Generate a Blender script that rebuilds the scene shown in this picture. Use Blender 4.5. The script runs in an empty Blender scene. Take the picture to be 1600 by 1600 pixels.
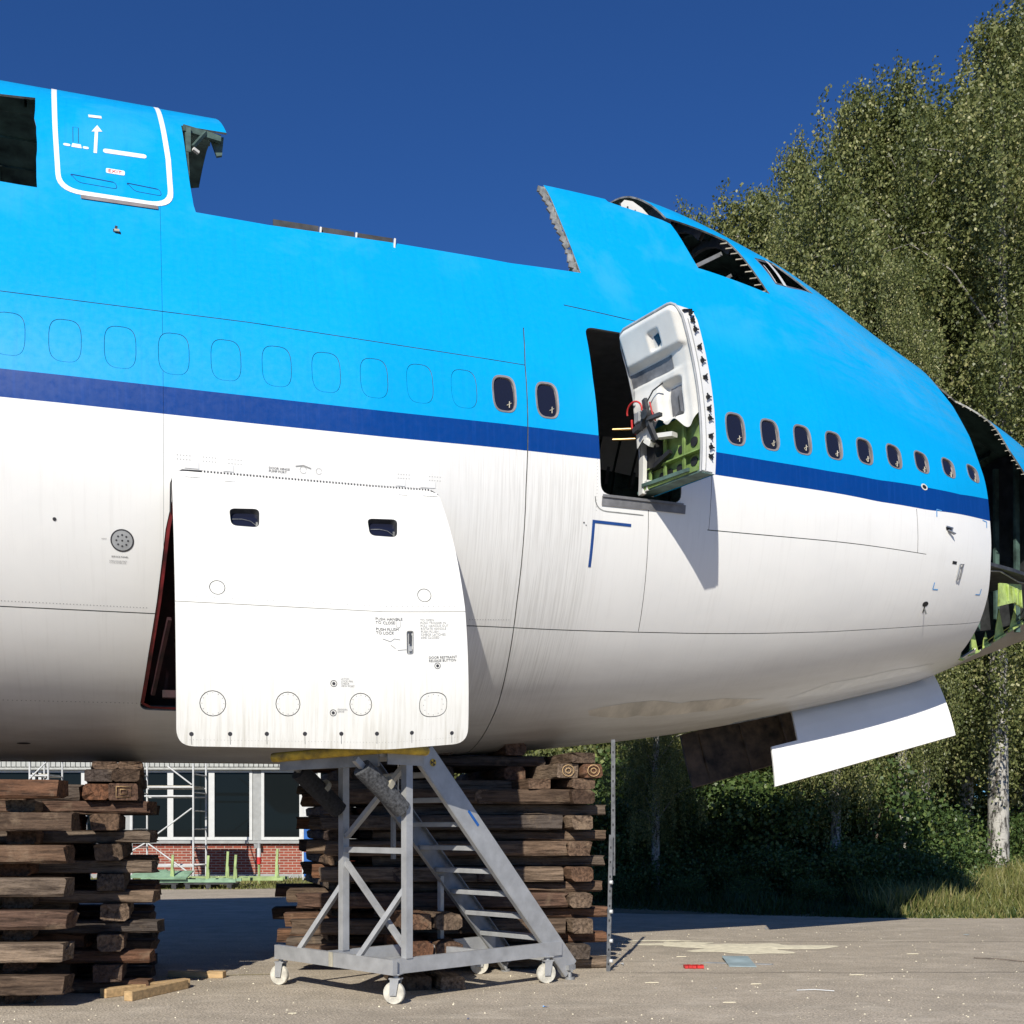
import bpy, bmesh, math, random
import numpy as np
from mathutils import Vector, Matrix
from mathutils.geometry import delaunay_2d_cdt, tessellate_polygon

SC = bpy.context.scene
COL = SC.collection
R = math.radians
random.seed(7); RNG = np.random.default_rng(11)

# ------------------------------------------------------------------ camera, sky, sun, exposure
cam_d = bpy.data.cameras.new('camera'); cam = bpy.data.objects.new('camera', cam_d); COL.objects.link(cam)
cam.location = (0, 0, 1.84); cam.rotation_euler = (R(90), 0, 0)
cam_d.sensor_width = 36; cam_d.lens = 36 * 1787 / 1600; cam_d.shift_y = 490 / 1600
cam_d.clip_end = 2000; SC.camera = cam
SUN_AZ, SUN_EL = 11.5, 33            # light travels towards +Y, turned 13 degrees to +X
world = bpy.data.worlds.new('World'); SC.world = world; world.use_nodes = True
wn = world.node_tree; wn.nodes.clear()
sky = wn.nodes.new('ShaderNodeTexSky'); sky.sky_type = 'NISHITA'; sky.sun_disc = False
sky.sun_elevation = R(SUN_EL); sky.sun_rotation = R(180 + SUN_AZ)
sky.altitude = 1200; sky.air_density = 1.0; sky.dust_density = 0.0; sky.ozone_density = 5.0
bg = wn.nodes.new('ShaderNodeBackground'); bg.inputs['Strength'].default_value = 0.080
wo = wn.nodes.new('ShaderNodeOutputWorld')
tint = wn.nodes.new('ShaderNodeMix'); tint.data_type = 'RGBA'; tint.blend_type = 'MULTIPLY'; tint.inputs[0].default_value = 1; tint.inputs[7].default_value = (.36, .67, 1.08, 1)
wn.links.new(sky.outputs[0], tint.inputs[6]); wn.links.new(tint.outputs[2], bg.inputs[0]); wn.links.new(bg.outputs[0], wo.inputs[0])
sun_d = bpy.data.lights.new('sun', 'SUN'); sun = bpy.data.objects.new('sun', sun_d); COL.objects.link(sun)
sun_d.energy = 4.6; sun_d.angle = R(0.5); sun_d.color = (1.0, 0.945, 0.85)
SUNDIR = Vector((math.sin(R(SUN_AZ)) * math.cos(R(SUN_EL)), math.cos(R(SUN_AZ)) * math.cos(R(SUN_EL)), -math.sin(R(SUN_EL))))
sun.rotation_euler = SUNDIR.to_track_quat('-Z', 'Y').to_euler(); sun.location = (-10, -30, 40)
SC.view_settings.view_transform = 'Standard'; SC.view_settings.look = 'None'
SC.view_settings.gamma = 1; SC.view_settings.use_curve_mapping = False
SC.view_settings.exposure = 0.25
try:
    SC.cycles.max_bounces = 6; SC.cycles.diffuse_bounces = 3; SC.cycles.glossy_bounces = 3; SC.cycles.transmission_bounces = 4
    SC.cycles.transparent_max_bounces = 6
except Exception: pass

# ------------------------------------------------------------------ materials
def new_mat(name):
    m = bpy.data.materials.new(name); m.use_nodes = True
    nt = m.node_tree; b = nt.nodes['Principled BSDF']
    return m, nt, b
def N(nt, typ, **kw):
    n = nt.nodes.new(typ)
    for k, v in kw.items(): setattr(n, k, v)
    return n
def L(nt, a, b): nt.links.new(a, b)
def mix(nt, fac, a, b, mode='MIX'):
    n = N(nt, 'ShaderNodeMix', data_type='RGBA', blend_type=mode)
    for i, v in ((0, fac), (6, a), (7, b)):
        if hasattr(v, 'is_output') or isinstance(v, bpy.types.NodeSocket): L(nt, v, n.inputs[i])
        elif i == 0: n.inputs[0].default_value = v
        else: n.inputs[i].default_value = (*v[:3], 1)
    return n.outputs[2]
def noise(nt, vec, scale, detail=4, rough=.55, dist=0.):
    n = N(nt, 'ShaderNodeTexNoise'); n.inputs['Scale'].default_value = scale
    n.inputs['Detail'].default_value = detail; n.inputs['Roughness'].default_value = rough; n.inputs['Distortion'].default_value = dist
    if vec is not None: L(nt, vec, n.inputs['Vector'])
    return n.outputs[0]
def mapping(nt, vec, scale=(1, 1, 1), loc=(0, 0, 0)):
    n = N(nt, 'ShaderNodeMapping'); n.inputs['Scale'].default_value = scale; n.inputs['Location'].default_value = loc
    L(nt, vec, n.inputs['Vector']); return n.outputs[0]
def ramp(nt, fac, stops):
    n = N(nt, 'ShaderNodeValToRGB'); e = n.color_ramp.elements
    while len(e) < len(stops): e.new(0.5)
    for i, (p, c) in enumerate(stops):
        e[i].position = p; e[i].color = (*c, 1) if isinstance(c, tuple) else (c, c, c, 1)
    L(nt, fac, n.inputs[0]); return n.outputs[0]
def math_n(nt, op, a, b=None, clamp=False):
    n = N(nt, 'ShaderNodeMath', operation=op); n.use_clamp = clamp
    for i, v in ((0, a), (1, b)):
        if v is None: continue
        if isinstance(v, bpy.types.NodeSocket): L(nt, v, n.inputs[i])
        else: n.inputs[i].default_value = v
    return n.outputs[0]
def bump(nt, b, h, strength=.3, dist=.01):
    n = N(nt, 'ShaderNodeBump'); n.inputs['Strength'].default_value = strength; n.inputs['Distance'].default_value = dist
    L(nt, h, n.inputs['Height']); L(nt, n.outputs[0], b.inputs['Normal'])
def coord(nt, which='Object'):
    return N(nt, 'ShaderNodeTexCoord').outputs[which]
def simple(name, col, rough=.5, metal=0., var=.15, scale=6., bmp=0., spec=.5, space='Object', stretch=(1, 1, 1), dark=None):
    m, nt, b = new_mat(name); c = coord(nt, space)
    if stretch != (1, 1, 1): c = mapping(nt, c, stretch)
    f = noise(nt, c, scale, 6, .6)
    d = dark or tuple(x * (1 - 2.2 * var) for x in col); l = tuple(min(1, x * (1 + 1.2 * var)) for x in col)
    L(nt, ramp(nt, f, [(.3, d), (.7, l)]), b.inputs['Base Color'])
    b.inputs['Roughness'].default_value = rough; b.inputs['Metallic'].default_value = metal
    b.inputs['Specular IOR Level'].default_value = spec
    if bmp: bump(nt, b, noise(nt, c, scale * 4, 5), bmp, .01)
    return m

UVN = 'skin'
def paint_mat(name, col, fade, kind):
    m, nt, b = new_mat(name)
    uv = N(nt, 'ShaderNodeUVMap', uv_map=UVN).outputs[0]
    sep = N(nt, 'ShaderNodeSeparateXYZ'); L(nt, uv, sep.inputs[0])
    # vertical rain and grime streaks: fine across the length, long around the girth
    st = noise(nt, mapping(nt, uv, (9, .35, 1)), 2.2, 6, .7)
    st2 = noise(nt, mapping(nt, uv, (26, .5, 1), (3, 1, 0)), 2.0, 3, .7)
    blot = noise(nt, uv, .9, 5, .6, .4)
    fine = noise(nt, uv, 14, 5, .6)
    base = mix(nt, ramp(nt, blot, [(.42, 0.), (.72, 1.)]), col, fade)
    s_, a_ = sep.outputs[0], sep.outputs[1]
    if kind == 'white':
        base = mix(nt, math_n(nt, 'MULTIPLY', ramp(nt, st, [(.52, 0.), (.74, 1.)]), .16), base, (.46, .44, .40))
        # heavy streaked zone between the cargo door and the passenger door
        z = math_n(nt, 'MULTIPLY', ramp(nt, mrange(nt, s_, 3.6, 4.6), [(0., 0.), (1., 1.)]), ramp(nt, mrange(nt, s_, 5.9, 5.5), [(0., 0.), (1., 1.)]))
        z = math_n(nt, 'MULTIPLY', z, ramp(nt, mrange(nt, a_, 1.3, 2.2), [(0., 0.), (1., 1.)]))
        z = math_n(nt, 'MULTIPLY', z, ramp(nt, st2, [(.44, .12), (.62, 1.)]))
        base = mix(nt, math_n(nt, 'MULTIPLY', z, .34), base, (.40, .385, .35))
        # patchy belly grime, strengthened towards the keel to paint in its shade
        g = math_n(nt, 'MULTIPLY', ramp(nt, mrange(nt, a_, 2.9, .9), [(0., 0.), (1., 1.)]), ramp(nt, noise(nt, mapping(nt, uv, (.5, 2.2, 1)), 1.3, 6, .65), [(.25, .45), (.75, 1.)]))
        base = mix(nt, math_n(nt, 'MULTIPLY', g, .78), base, (.25, .225, .185))
    if kind == 'blue':
        base = mix(nt, math_n(nt, 'MULTIPLY', ramp(nt, st, [(.5, 0.), (.75, 1.)]), .22), base, tuple(x * .62 for x in col))
        z = math_n(nt, 'MULTIPLY', ramp(nt, mrange(nt, a_, 6.9, 7.75), [(0., 0.), (1., 1.)]), ramp(nt, blot, [(.50, 0.), (.66, 1.)]))
        base = mix(nt, math_n(nt, 'MULTIPLY', z, .10), base, (.22, .45, .68))
        w = math_n(nt, 'MULTIPLY', ramp(nt, mrange(nt, s_, 8.6, 9.6), [(0., 0.), (1., 1.)]), ramp(nt, noise(nt, mapping(nt, uv, (.6, 1.6, 1)), 2.4, 8, .75), [(.42, 0.), (.7, 1.)]))
        w = math_n(nt, 'MULTIPLY', w, ramp(nt, mrange(nt, a_, 6.8, 8.4), [(0., 0.), (1., 1.)]))
        base = mix(nt, math_n(nt, 'MULTIPLY', w, .5), base, (.12, .27, .38))
    if kind == 'stripe':
        base = mix(nt, math_n(nt, 'MULTIPLY', ramp(nt, st, [(.5, 0.), (.72, 1.)]), .35), base, tuple(min(1, x * 1.7 + .01) for x in col))
    L(nt, base, b.inputs['Base Color'])
    L(nt, ramp(nt, fine, [(.3, .30), (.7, .44)]), b.inputs['Roughness'])
    b.inputs['Specular IOR Level'].default_value = .35
    # oil-canning between frames and stringers
    wv = noise(nt, mapping(nt, uv, (1.9, 2.4, 1)), 1.0, 2, .4)
    bump(nt, b, wv, .25, .012)
    return m
def mrange(nt, v, a, b_):
    n = N(nt, 'ShaderNodeMapRange'); n.inputs[1].default_value = a; n.inputs[2].default_value = b_
    L(nt, v, n.inputs[0]); return n.outputs[0]

M = {}
M['blue'] = paint_mat('light_blue_paint', (.0004, .335, .70), (.0006, .35, .72), 'blue')
M['stripe'] = paint_mat('dark_blue_paint', (.0004, .040, .21), (.0005, .046, .235), 'stripe')
M['white'] = paint_mat('white_paint', (.80, .795, .76), (.76, .758, .73), 'white')
M['doorwhite'] = simple('door_white_paint', (.80, .80, .775), .4, var=.03, scale=1.2)
def cargo_mat():
    m, nt, b = new_mat('cream_door_paint'); uv = N(nt, 'ShaderNodeUVMap', uv_map=UVN).outputs[0]; sp = N(nt, 'ShaderNodeSeparateXYZ'); L(nt, uv, sp.inputs[0])
    st = noise(nt, mapping(nt, uv, (11, .5, 1)), 2.0, 6, .7); bl = noise(nt, uv, 1.6, 6, .65)
    low = ramp(nt, mrange(nt, sp.outputs[1], 2.5, 1.6), [(0., 0.), (1., 1.)])
    col = mix(nt, math_n(nt, 'MULTIPLY', ramp(nt, bl, [(.4, 0.), (.75, 1.)]), .35), (.78, .775, .725), (.68, .67, .60))
    col = mix(nt, math_n(nt, 'MULTIPLY', low, ramp(nt, st, [(.45, .05), (.66, .55)])), col, (.42, .39, .31))
    col = mix(nt, math_n(nt, 'MULTIPLY', ramp(nt, st, [(.55, 0.), (.72, 1.)]), .12), col, (.45, .42, .36))
    L(nt, col, b.inputs['Base Color']); b.inputs['Roughness'].default_value = .42; b.inputs['Specular IOR Level'].default_value = .3
    bump(nt, b, noise(nt, mapping(nt, uv, (2.2, 2.2, 1)), 1.2, 3, .5), .35, .012); return m
M['cargo'] = cargo_mat()
M['band'] = simple('white_band_paint', (.80, .80, .79), .4, var=.02)
M['rim'] = simple('cut_metal_edge', (.34, .34, .31), .45, .4, var=.3, scale=8)
M['primer'] = simple('dark_green_primer', (.075, .13, .11), .6, var=.35, scale=4)
M['greenbright'] = simple('yellow_green_primer', (.42, .54, .15), .55, var=.25, scale=5)
M['greendoor'] = simple('green_primer', (.20, .30, .085), .5, var=.2, scale=6)
M['alu'] = simple('bare_aluminium', (.42, .43, .44), .38, .75, var=.2, scale=5)
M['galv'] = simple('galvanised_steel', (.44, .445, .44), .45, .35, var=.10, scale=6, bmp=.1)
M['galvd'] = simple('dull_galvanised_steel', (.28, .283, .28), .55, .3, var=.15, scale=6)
M['frame'] = simple('window_frame_metal', (.40, .36, .33), .4, .5, var=.15)
M['black'] = simple('black_rubber', (.012, .012, .013), .6, var=.3)
M['darkgrey'] = simple('dark_grey', (.045, .047, .05), .6, var=.3)
M['grey'] = simple('grey_trim', (.17, .17, .175), .5, var=.2)
M['greyl'] = simple('light_grey_trim', (.36, .37, .37), .5, var=.12)
M['lining'] = simple('cream_lining', (.66, .65, .60), .5, var=.05, scale=3)
M['red'] = simple('red_seal', (.16, .012, .014), .5, var=.35, scale=5)
M['maroon'] = simple('dark_red_lining', (.035, .008, .010), .7, var=.4)
M['redb'] = simple('red_paint', (.55, .03, .025), .5, var=.15)
M['brass'] = simple('brass', (.55, .38, .16), .35, .8, var=.15)
M['yellow'] = simple('worn_yellow_paint', (.55, .38, .03), .55, var=.3, scale=10, dark=(.20, .14, .03))
M['pole'] = simple('weathered_steel', (.14, .145, .15), .6, .3, var=.3, scale=8)
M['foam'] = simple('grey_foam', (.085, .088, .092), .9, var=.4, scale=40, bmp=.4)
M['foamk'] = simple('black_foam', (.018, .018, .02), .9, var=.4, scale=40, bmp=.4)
M['tape'] = simple('beige_tape', (.42, .39, .30), .6, var=.2)
M['bluetape'] = simple('blue_sticker', (.01, .11, .40), .5, var=.1)
M['wheel'] = simple('white_nylon_wheel', (.60, .57, .48), .45, var=.2, scale=14)
M['ink'] = simple('black_ink', (.03, .03, .035), .6, var=.1)
M['inkg'] = simple('grey_ink', (.30, .30, .29), .6, var=.1)
M['inkr'] = simple('red_ink', (.62, .04, .03), .6, var=.1)
M['lblue'] = simple('pale_blue_marking', (.10, .33, .66), .5, var=.1)
M['dblue'] = simple('dark_blue_marking', (.008, .06, .25), .5, var=.1)
M['brownbay'] = simple('grimy_brown_metal', (.055, .038, .026), .7, var=.6, scale=5)
M['patchw'] = simple('pale_skin_patch', (.62, .61, .57), .4, var=.06)
M['belly'] = simple('bare_belly_patch', (.60, .56, .49), .45, .2, var=.2, scale=2.5, stretch=(1, .3, 1))
M['mint'] = simple('mint_green_paint', (.26, .42, .27), .5, var=.2, scale=3)
M['lime'] = simple('lime_green_paint', (.34, .45, .18), .5, var=.2, scale=3)
M['wframe'] = simple('white_window_frame', (.58, .59, .57), .5, var=.04)
M['wgrey'] = simple('grey_trim_panel', (.33, .34, .33), .6, var=.08)
M['eave'] = simple('white_eave', (.42, .43, .40), .6, var=.1)
M['white2'] = simple('white_painted_steel', (.58, .59, .58), .45, var=.1, scale=5)
M['teal'] = simple('pale_teal_sheet', (.34, .43, .45), .5, var=.15, scale=4)
M['offcut'] = simple('fresh_pine', (.52, .35, .17), .7, var=.18, scale=5, stretch=(.4, 6, 6))
M['sand'] = simple('pale_sand', (.76, .69, .50), .95, var=.12, scale=9)

def glass_mat(name, col, rough=.06):
    m, nt, b = new_mat(name); b.inputs['Base Color'].default_value = (*col, 1)
    b.inputs['Roughness'].default_value = rough; b.inputs['Specular IOR Level'].default_value = .5
    return m
M['pane'] = glass_mat('dark_cabin_glass', (.012, .014, .028))
M['bpane'] = glass_mat('dark_building_glass', (.008, .011, .012), .03); M['bpane'].node_tree.nodes['Principled BSDF'].inputs['Specular IOR Level'].default_value = .12

def wood_mat():
    m, nt, b = new_mat('tarred_oak'); c = coord(nt, 'Object')
    info = N(nt, 'ShaderNodeObjectInfo')
    sepc = N(nt, 'ShaderNodeVectorMath', operation='ADD'); L(nt, c, sepc.inputs[0])
    cmb = N(nt, 'ShaderNodeCombineXYZ')
    for i in range(3): L(nt, math_n(nt, 'MULTIPLY', info.outputs['Random'], 37.0 + i * 11), cmb.inputs[i])
    L(nt, cmb.outputs[0], sepc.inputs[1]); c2 = sepc.outputs[0]
    g = noise(nt, mapping(nt, c2, (.7, 9, 9)), 3.2, 8, .7, .3)
    blot = noise(nt, c2, 4.5, 5, .6)
    tone = ramp(nt, info.outputs['Random'], [(0., (.085, .052, .034)), (.2, (.17, .12, .082)), (.4, (.21, .098, .052)), (.6, (.095, .078, .066)), (.8, (.27, .20, .14)), (1., (.15, .085, .05))])
    col = mix(nt, ramp(nt, g, [(.34, .9), (.60, 0.)]), tone, (.022, .014, .010))
    col = mix(nt, math_n(nt, 'MULTIPLY', ramp(nt, blot, [(.55, 0.), (.72, 1.)]), .5), col, (.30, .22, .145))
    L(nt, col, b.inputs['Base Color']); b.inputs['Roughness'].default_value = .85; b.inputs['Specular IOR Level'].default_value = .2
    hh = math_n(nt, 'ADD', g, math_n(nt, 'MULTIPLY', noise(nt, c2, 22, 4), .5))
    bump(nt, b, hh, 1.0, .03)
    return m
M['wood'] = wood_mat()

def brick_mat():
    m, nt, b = new_mat('red_brickwork'); c = coord(nt, 'Object')
    sp = N(nt, 'ShaderNodeSeparateXYZ'); L(nt, c, sp.inputs[0])
    cb = N(nt, 'ShaderNodeCombineXYZ'); L(nt, sp.outputs[0], cb.inputs[0]); L(nt, sp.outputs[2], cb.inputs[1])
    t = N(nt, 'ShaderNodeTexBrick'); L(nt, cb.outputs[0], t.inputs['Vector'])
    t.inputs['Scale'].default_value = 1; t.inputs['Brick Width'].default_value = .26; t.inputs['Row Height'].default_value = .082
    t.inputs['Mortar Size'].default_value = .010; t.inputs['Color1'].default_value = (.30, .065, .035, 1)
    t.inputs['Color2'].default_value = (.20, .042, .026, 1); t.inputs['Mortar'].default_value = (.42, .34, .28, 1)
    L(nt, t.outputs[0], b.inputs['Base Color']); b.inputs['Roughness'].default_value = .85
    bump(nt, b, math_n(nt, 'SUBTRACT', 1, t.outputs[1]), .6, .01)
    return m
M['brick'] = brick_mat()

def asphalt_mat():
    m, nt, b = new_mat('weathered_asphalt'); c = coord(nt, 'Object')
    big = noise(nt, mapping(nt, c, (.5, 1.1, 1)), .55, 6, .62, .5)
    mid = noise(nt, c, 3.0, 6, .65)
    gr = noise(nt, c, 42, 4, .8)
    v = N(nt, 'ShaderNodeTexVoronoi'); v.inputs['Scale'].default_value = 48; L(nt, c, v.inputs['Vector'])
    col = ramp(nt, big, [(.3, (.44, .375, .285)), (.5, (.52, .445, .34)), (.72, (.60, .515, .40))])
    col = mix(nt, ramp(nt, mid, [(.36, .45), (.56, 0.)]), col, (.32, .28, .215))
    stn = noise(nt, mapping(nt, c, (.4, .9, 1), (7, 3, 0)), .8, 5, .6, 1.)
    col = mix(nt, ramp(nt, stn, [(.58, 0.), (.72, .4)]), col, (.30, .275, .215))
    col = mix(nt, ramp(nt, gr, [(.43, .75), (.53, 0.)]), col, (.22, .19, .15))
    col = mix(nt, ramp(nt, v.outputs['Distance'], [(.0, .55), (.22, 0.)]), col, (.60, .55, .46))
    # scuffs and pale drag marks
    sc = noise(nt, mapping(nt, c, (.9, 1.6, 1), (2, 5, 0)), 1.3, 8, .72, .3)
    col = mix(nt, ramp(nt, sc, [(.52, 0.), (.70, .55)]), col, (.66, .58, .46))
    # long joints and cracks
    sp = N(nt, 'ShaderNodeSeparateXYZ'); L(nt, c, sp.inputs[0])
    wob = math_n(nt, 'MULTIPLY', math_n(nt, 'SUBTRACT', noise(nt, c, .9, 5), .5), .35)
    for y0 in (12.45, 15.75):
        d = math_n(nt, 'ABSOLUTE', math_n(nt, 'SUBTRACT', math_n(nt, 'ADD', sp.outputs[1], wob), y0))
        k = math_n(nt, 'MULTIPLY', ramp(nt, d, [(.0, 1.), (.035, 0.)]), ramp(nt, mrange(nt, sp.outputs[0], 0.6, 1.6), [(0., 0.), (1., .75)]))
        col = mix(nt, k, col, (.04, .038, .034))
    # blue-grey oily dark film under the aircraft
    L(nt, col, b.inputs['Base Color']); b.inputs['Roughness'].default_value = .9; b.inputs['Specular IOR Level'].default_value = .25
    bump(nt, b, math_n(nt, 'ADD', gr, v.outputs['Distance']), .7, .012)
    return m
M['asphalt'] = asphalt_mat()

def ground_mat():
    m, nt, b = new_mat('dry_soil'); c = coord(nt, 'Object')
    f = noise(nt, c, .8, 8, .65); g = noise(nt, c, 9, 6, .7)
    col = ramp(nt, f, [(.3, (.12, .10, .06)), (.5, (.20, .16, .095)), (.7, (.30, .25, .16))])
    col = mix(nt, ramp(nt, g, [(.5, 0.), (.65, .7)]), col, (.06, .075, .025))
    L(nt, col, b.inputs['Base Color']); b.inputs['Roughness'].default_value = .95; bump(nt, b, g, .8, .05)
    return m
M['soil'] = ground_mat()

def bark_mat():
    m, nt, b = new_mat('birch_bark'); c = coord(nt, 'Object')
    f = noise(nt, mapping(nt, c, (3, 3, 1.1)), 3.0, 6, .7)
    h = noise(nt, mapping(nt, c, (1.5, 1.5, 14)), 2.0, 4, .7)
    col = mix(nt, ramp(nt, f, [(.47, 0.), (.58, 1.)]), (.46, .44, .39), (.05, .045, .038))
    col = mix(nt, ramp(nt, h, [(.60, 0.), (.68, .8)]), col, (.06, .05, .045))
    L(nt, col, b.inputs['Base Color']); b.inputs['Roughness'].default_value = .8
    bump(nt, b, f, .5, .03)
    return m
M['bark'] = bark_mat()
M['limb'] = simple('pale_limb', (.30, .28, .24), .8, var=.4, scale=6)
M['twig'] = simple('brown_twig', (.14, .11, .085), .85, var=.3, scale=8)

def leaf_mat(name, cols, trans=.25):
    m, nt, b = new_mat(name)
    at = N(nt, 'ShaderNodeAttribute', attribute_name='tone')
    col = ramp(nt, at.outputs['Fac'], [(0., cols[0]), (.45, cols[1]), (.8, cols[2]), (1., cols[3])])
    L(nt, col, b.inputs['Base Color']); b.inputs['Roughness'].default_value = .42; b.inputs['Specular IOR Level'].default_value = .32
    tr = N(nt, 'ShaderNodeBsdfTranslucent'); L(nt, mix(nt, .5, col, (.16, .20, .02)), tr.inputs[0])
    ms = N(nt, 'ShaderNodeMixShader'); ms.inputs[0].default_value = trans
    out = nt.nodes['Material Output']
    L(nt, b.outputs[0], ms.inputs[1]); L(nt, tr.outputs[0], ms.inputs[2]); L(nt, ms.outputs[0], out.inputs[0])
    return m
M['leaf'] = leaf_mat('birch_leaves', [(.07, .088, .028), (.15, .175, .058), (.25, .26, .095), (.40, .38, .17)])
M['shrub'] = leaf_mat('shrub_leaves', [(.03, .056, .016), (.065, .11, .032), (.12, .175, .05), (.22, .26, .08)], .2)
M['grass'] = leaf_mat('dry_grass', [(.09, .12, .03), (.19, .20, .06), (.34, .29, .12), (.50, .42, .22)], .2)

# ------------------------------------------------------------------ object helpers
def tag(o, label=None, cat=None, group=None, kind=None):
    if label: o['label'] = label
    if cat: o['category'] = cat
    if group: o['group'] = group
    if kind: o['kind'] = kind
    return o
def empty(name, loc=(0, 0, 0), rot=(0, 0, 0), label=None, cat=None, group=None, kind=None):
    o = bpy.data.objects.new(name, None); COL.objects.link(o); o.location = loc; o.rotation_euler = rot
    o.empty_display_size = .2
    return tag(o, label, cat, group, kind)
def link_mesh(name, me, parent=None, label=None, cat=None, group=None, kind=None):
    o = bpy.data.objects.new(name, me); COL.objects.link(o)
    if parent is not None: o.parent = parent
    return tag(o, label, cat, group, kind)
class MB:
    def __init__(s): s.v = []; s.f = []; s.m = []; s.sm = []
    def add(s, vs, fs, mi=0, smooth=False):
        k = len(s.v); s.v += [tuple(v) for v in vs]
        for f in fs: s.f.append(tuple(i + k for i in f)); s.m.append(mi); s.sm.append(smooth)
    def box(s, c, d, rot=None, mi=0):
        h = [x / 2 for x in d]; vs = []
        for x in (-1, 1):
            for y in (-1, 1):
                for z in (-1, 1):
                    p = Vector((x * h[0], y * h[1], z * h[2]))
                    if rot is not None: p = rot @ p
                    vs.append(p + Vector(c))
        s.add(vs, [(0, 1, 3, 2), (4, 6, 7, 5), (0, 4, 5, 1), (2, 3, 7, 6), (0, 2, 6, 4), (1, 5, 7, 3)], mi)
    def beam(s, p, q, w, h, up=(0, 0, 1), mi=0):
        p = Vector(p); q = Vector(q); d = (q - p); l = d.length; d.normalize(); u = Vector(up)
        if abs(d.dot(u)) > .98: u = Vector((1, 0, 0))
        y = u.cross(d).normalized(); z = d.cross(y)
        s.box((p + q) / 2, (l, w, h), Matrix((d, y, z)).transposed(), mi)
    def channel(s, p, q, w, h, t=.008, up=(0, 0, 1), side=1, mi=0):
        """C section: web w wide along 'up x dir' sides, open to one side"""
        p = Vector(p); q = Vector(q); d = (q - p); l = d.length; d.normalize(); u = Vector(up)
        y = u.cross(d).normalized(); z = d.cross(y); rm = Matrix((d, y, z)).transposed(); c = (p + q) / 2
        s.box(c, (l, t, h), rm, mi)
        for k in (-1, 1): s.box(c + z * (k * (h / 2 + t / 2)) + y * (side * w / 2), (l, w, t), rm, mi)
    def tube(s, p, q, r, n=8, mi=0, r2=None, caps=True):
        p = Vector(p); q = Vector(q); d = (q - p).normalized(); u = Vector((0, 0, 1)) if abs(d.z) < .9 else Vector((1, 0, 0))
        y = u.cross(d).normalized(); z = d.cross(y); r2 = r if r2 is None else r2
        vs = [p + (y * math.cos(2 * math.pi * i / n) + z * math.sin(2 * math.pi * i / n)) * r for i in range(n)]
        vs += [q + (y * math.cos(2 * math.pi * i / n) + z * math.sin(2 * math.pi * i / n)) * r2 for i in range(n)]
        s.add(vs, [(i, (i + 1) % n, n + (i + 1) % n, n + i) for i in range(n)], mi, True)
        if caps: s.add(vs[:n], [tuple(range(n))[::-1]], mi); s.add(vs[n:], [tuple(range(n))], mi)
    def path(s, pts, r, n=6, mi=0):
        pts = [Vector(p) for p in pts]; rings = []
        for i, p in enumerate(pts):
            d = (pts[min(i + 1, len(pts) - 1)] - pts[max(i - 1, 0)]).normalized()
            u = Vector((0, 0, 1)) if abs(d.z) < .9 else Vector((1, 0, 0)); y = u.cross(d).normalized(); z = d.cross(y)
            rr = r[i] if isinstance(r, (list, tuple)) else r
            rings.append([p + (y * math.cos(2 * math.pi * k / n) + z * math.sin(2 * math.pi * k / n)) * rr for k in range(n)])
        vs = [v for g in rings for v in g]; fs = []
        for i in range(len(pts) - 1):
            for k in range(n): fs.append((i * n + k, i * n + (k + 1) % n, (i + 1) * n + (k + 1) % n, (i + 1) * n + k))
        s.add(vs, fs, mi, True); s.add(rings[0], [tuple(range(n))[::-1]], mi); s.add(rings[-1], [tuple(range(n))], mi)
    def prism(s, poly, ext, mi=0):
        """poly: list of 3D points (planar), ext: vector"""
        n = len(poly); e = Vector(ext); a = [Vector(p) for p in poly]; b = [p + e for p in a]
        s.add(a + b, [tuple(range(n))[::-1], tuple(range(n, 2 * n))] + [(i, (i + 1) % n, n + (i + 1) % n, n + i) for i in range(n)], mi)
    def build(s, name, mats, parent=None, bevel=0, **kw):
        me = bpy.data.meshes.new(name); me.from_pydata(s.v, [], s.f)
        if not isinstance(mats, (list, tuple)): mats = [mats]
        for m in mats: me.materials.append(m)
        me.polygons.foreach_set('material_index', s.m); me.polygons.foreach_set('use_smooth', s.sm)
        bm = bmesh.new(); bm.from_mesh(me); bmesh.ops.recalc_face_normals(bm, faces=bm.faces)
        if bevel:
            bmesh.ops.remove_doubles(bm, verts=bm.verts, dist=1e-5)
            bmesh.ops.bevel(bm, geom=[e for e in bm.edges if len(e.link_faces) == 2 and e.calc_face_angle(0) > .5], offset=bevel, segments=1, affect='EDGES')
        bm.to_mesh(me); bm.free(); me.update()
        return link_mesh(name, me, parent, **kw)

# ------------------------------------------------------------------ ground
def sheet(name, pts, z, mat, **kw):
    me = bpy.data.meshes.new(name); me.from_pydata([(x, y, z) for x, y in pts], [], [tuple(range(len(pts)))]); me.materials.append(mat)
    return link_mesh(name, me, **kw)
def terrain():
    xs = np.concatenate([[-600, -200, -60], np.arange(-30, 46, 2.), [60, 200, 600]]); ys = np.concatenate([[-300, -60, 0], np.arange(10, 60, 2.), [80, 200, 900]])
    v = []; f = []
    for y in ys:
        for x in xs:
            z = -.012
            if y > 20.5 and x > 1: z += .35 * min(1, (y - 20.5) / 7) * min(1, (x - 1) / 5) + .08 * math.sin(x * .9) * math.sin(y * .7) * min(1, (y - 20.5) / 3)
            v.append((x, y, z))
    n = len(xs)
    for j in range(len(ys) - 1):
        for i in range(n - 1): f.append((j * n + i, j * n + i + 1, (j + 1) * n + i + 1, (j + 1) * n + i))
    me = bpy.data.meshes.new('ground'); me.from_pydata(v, [], f); me.materials.append(M['soil']); me.polygons.foreach_set('use_smooth', [True] * len(f))
    link_mesh('ground', me, kind='structure', label='dry soil and verge around the asphalt yard')
terrain()
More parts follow.
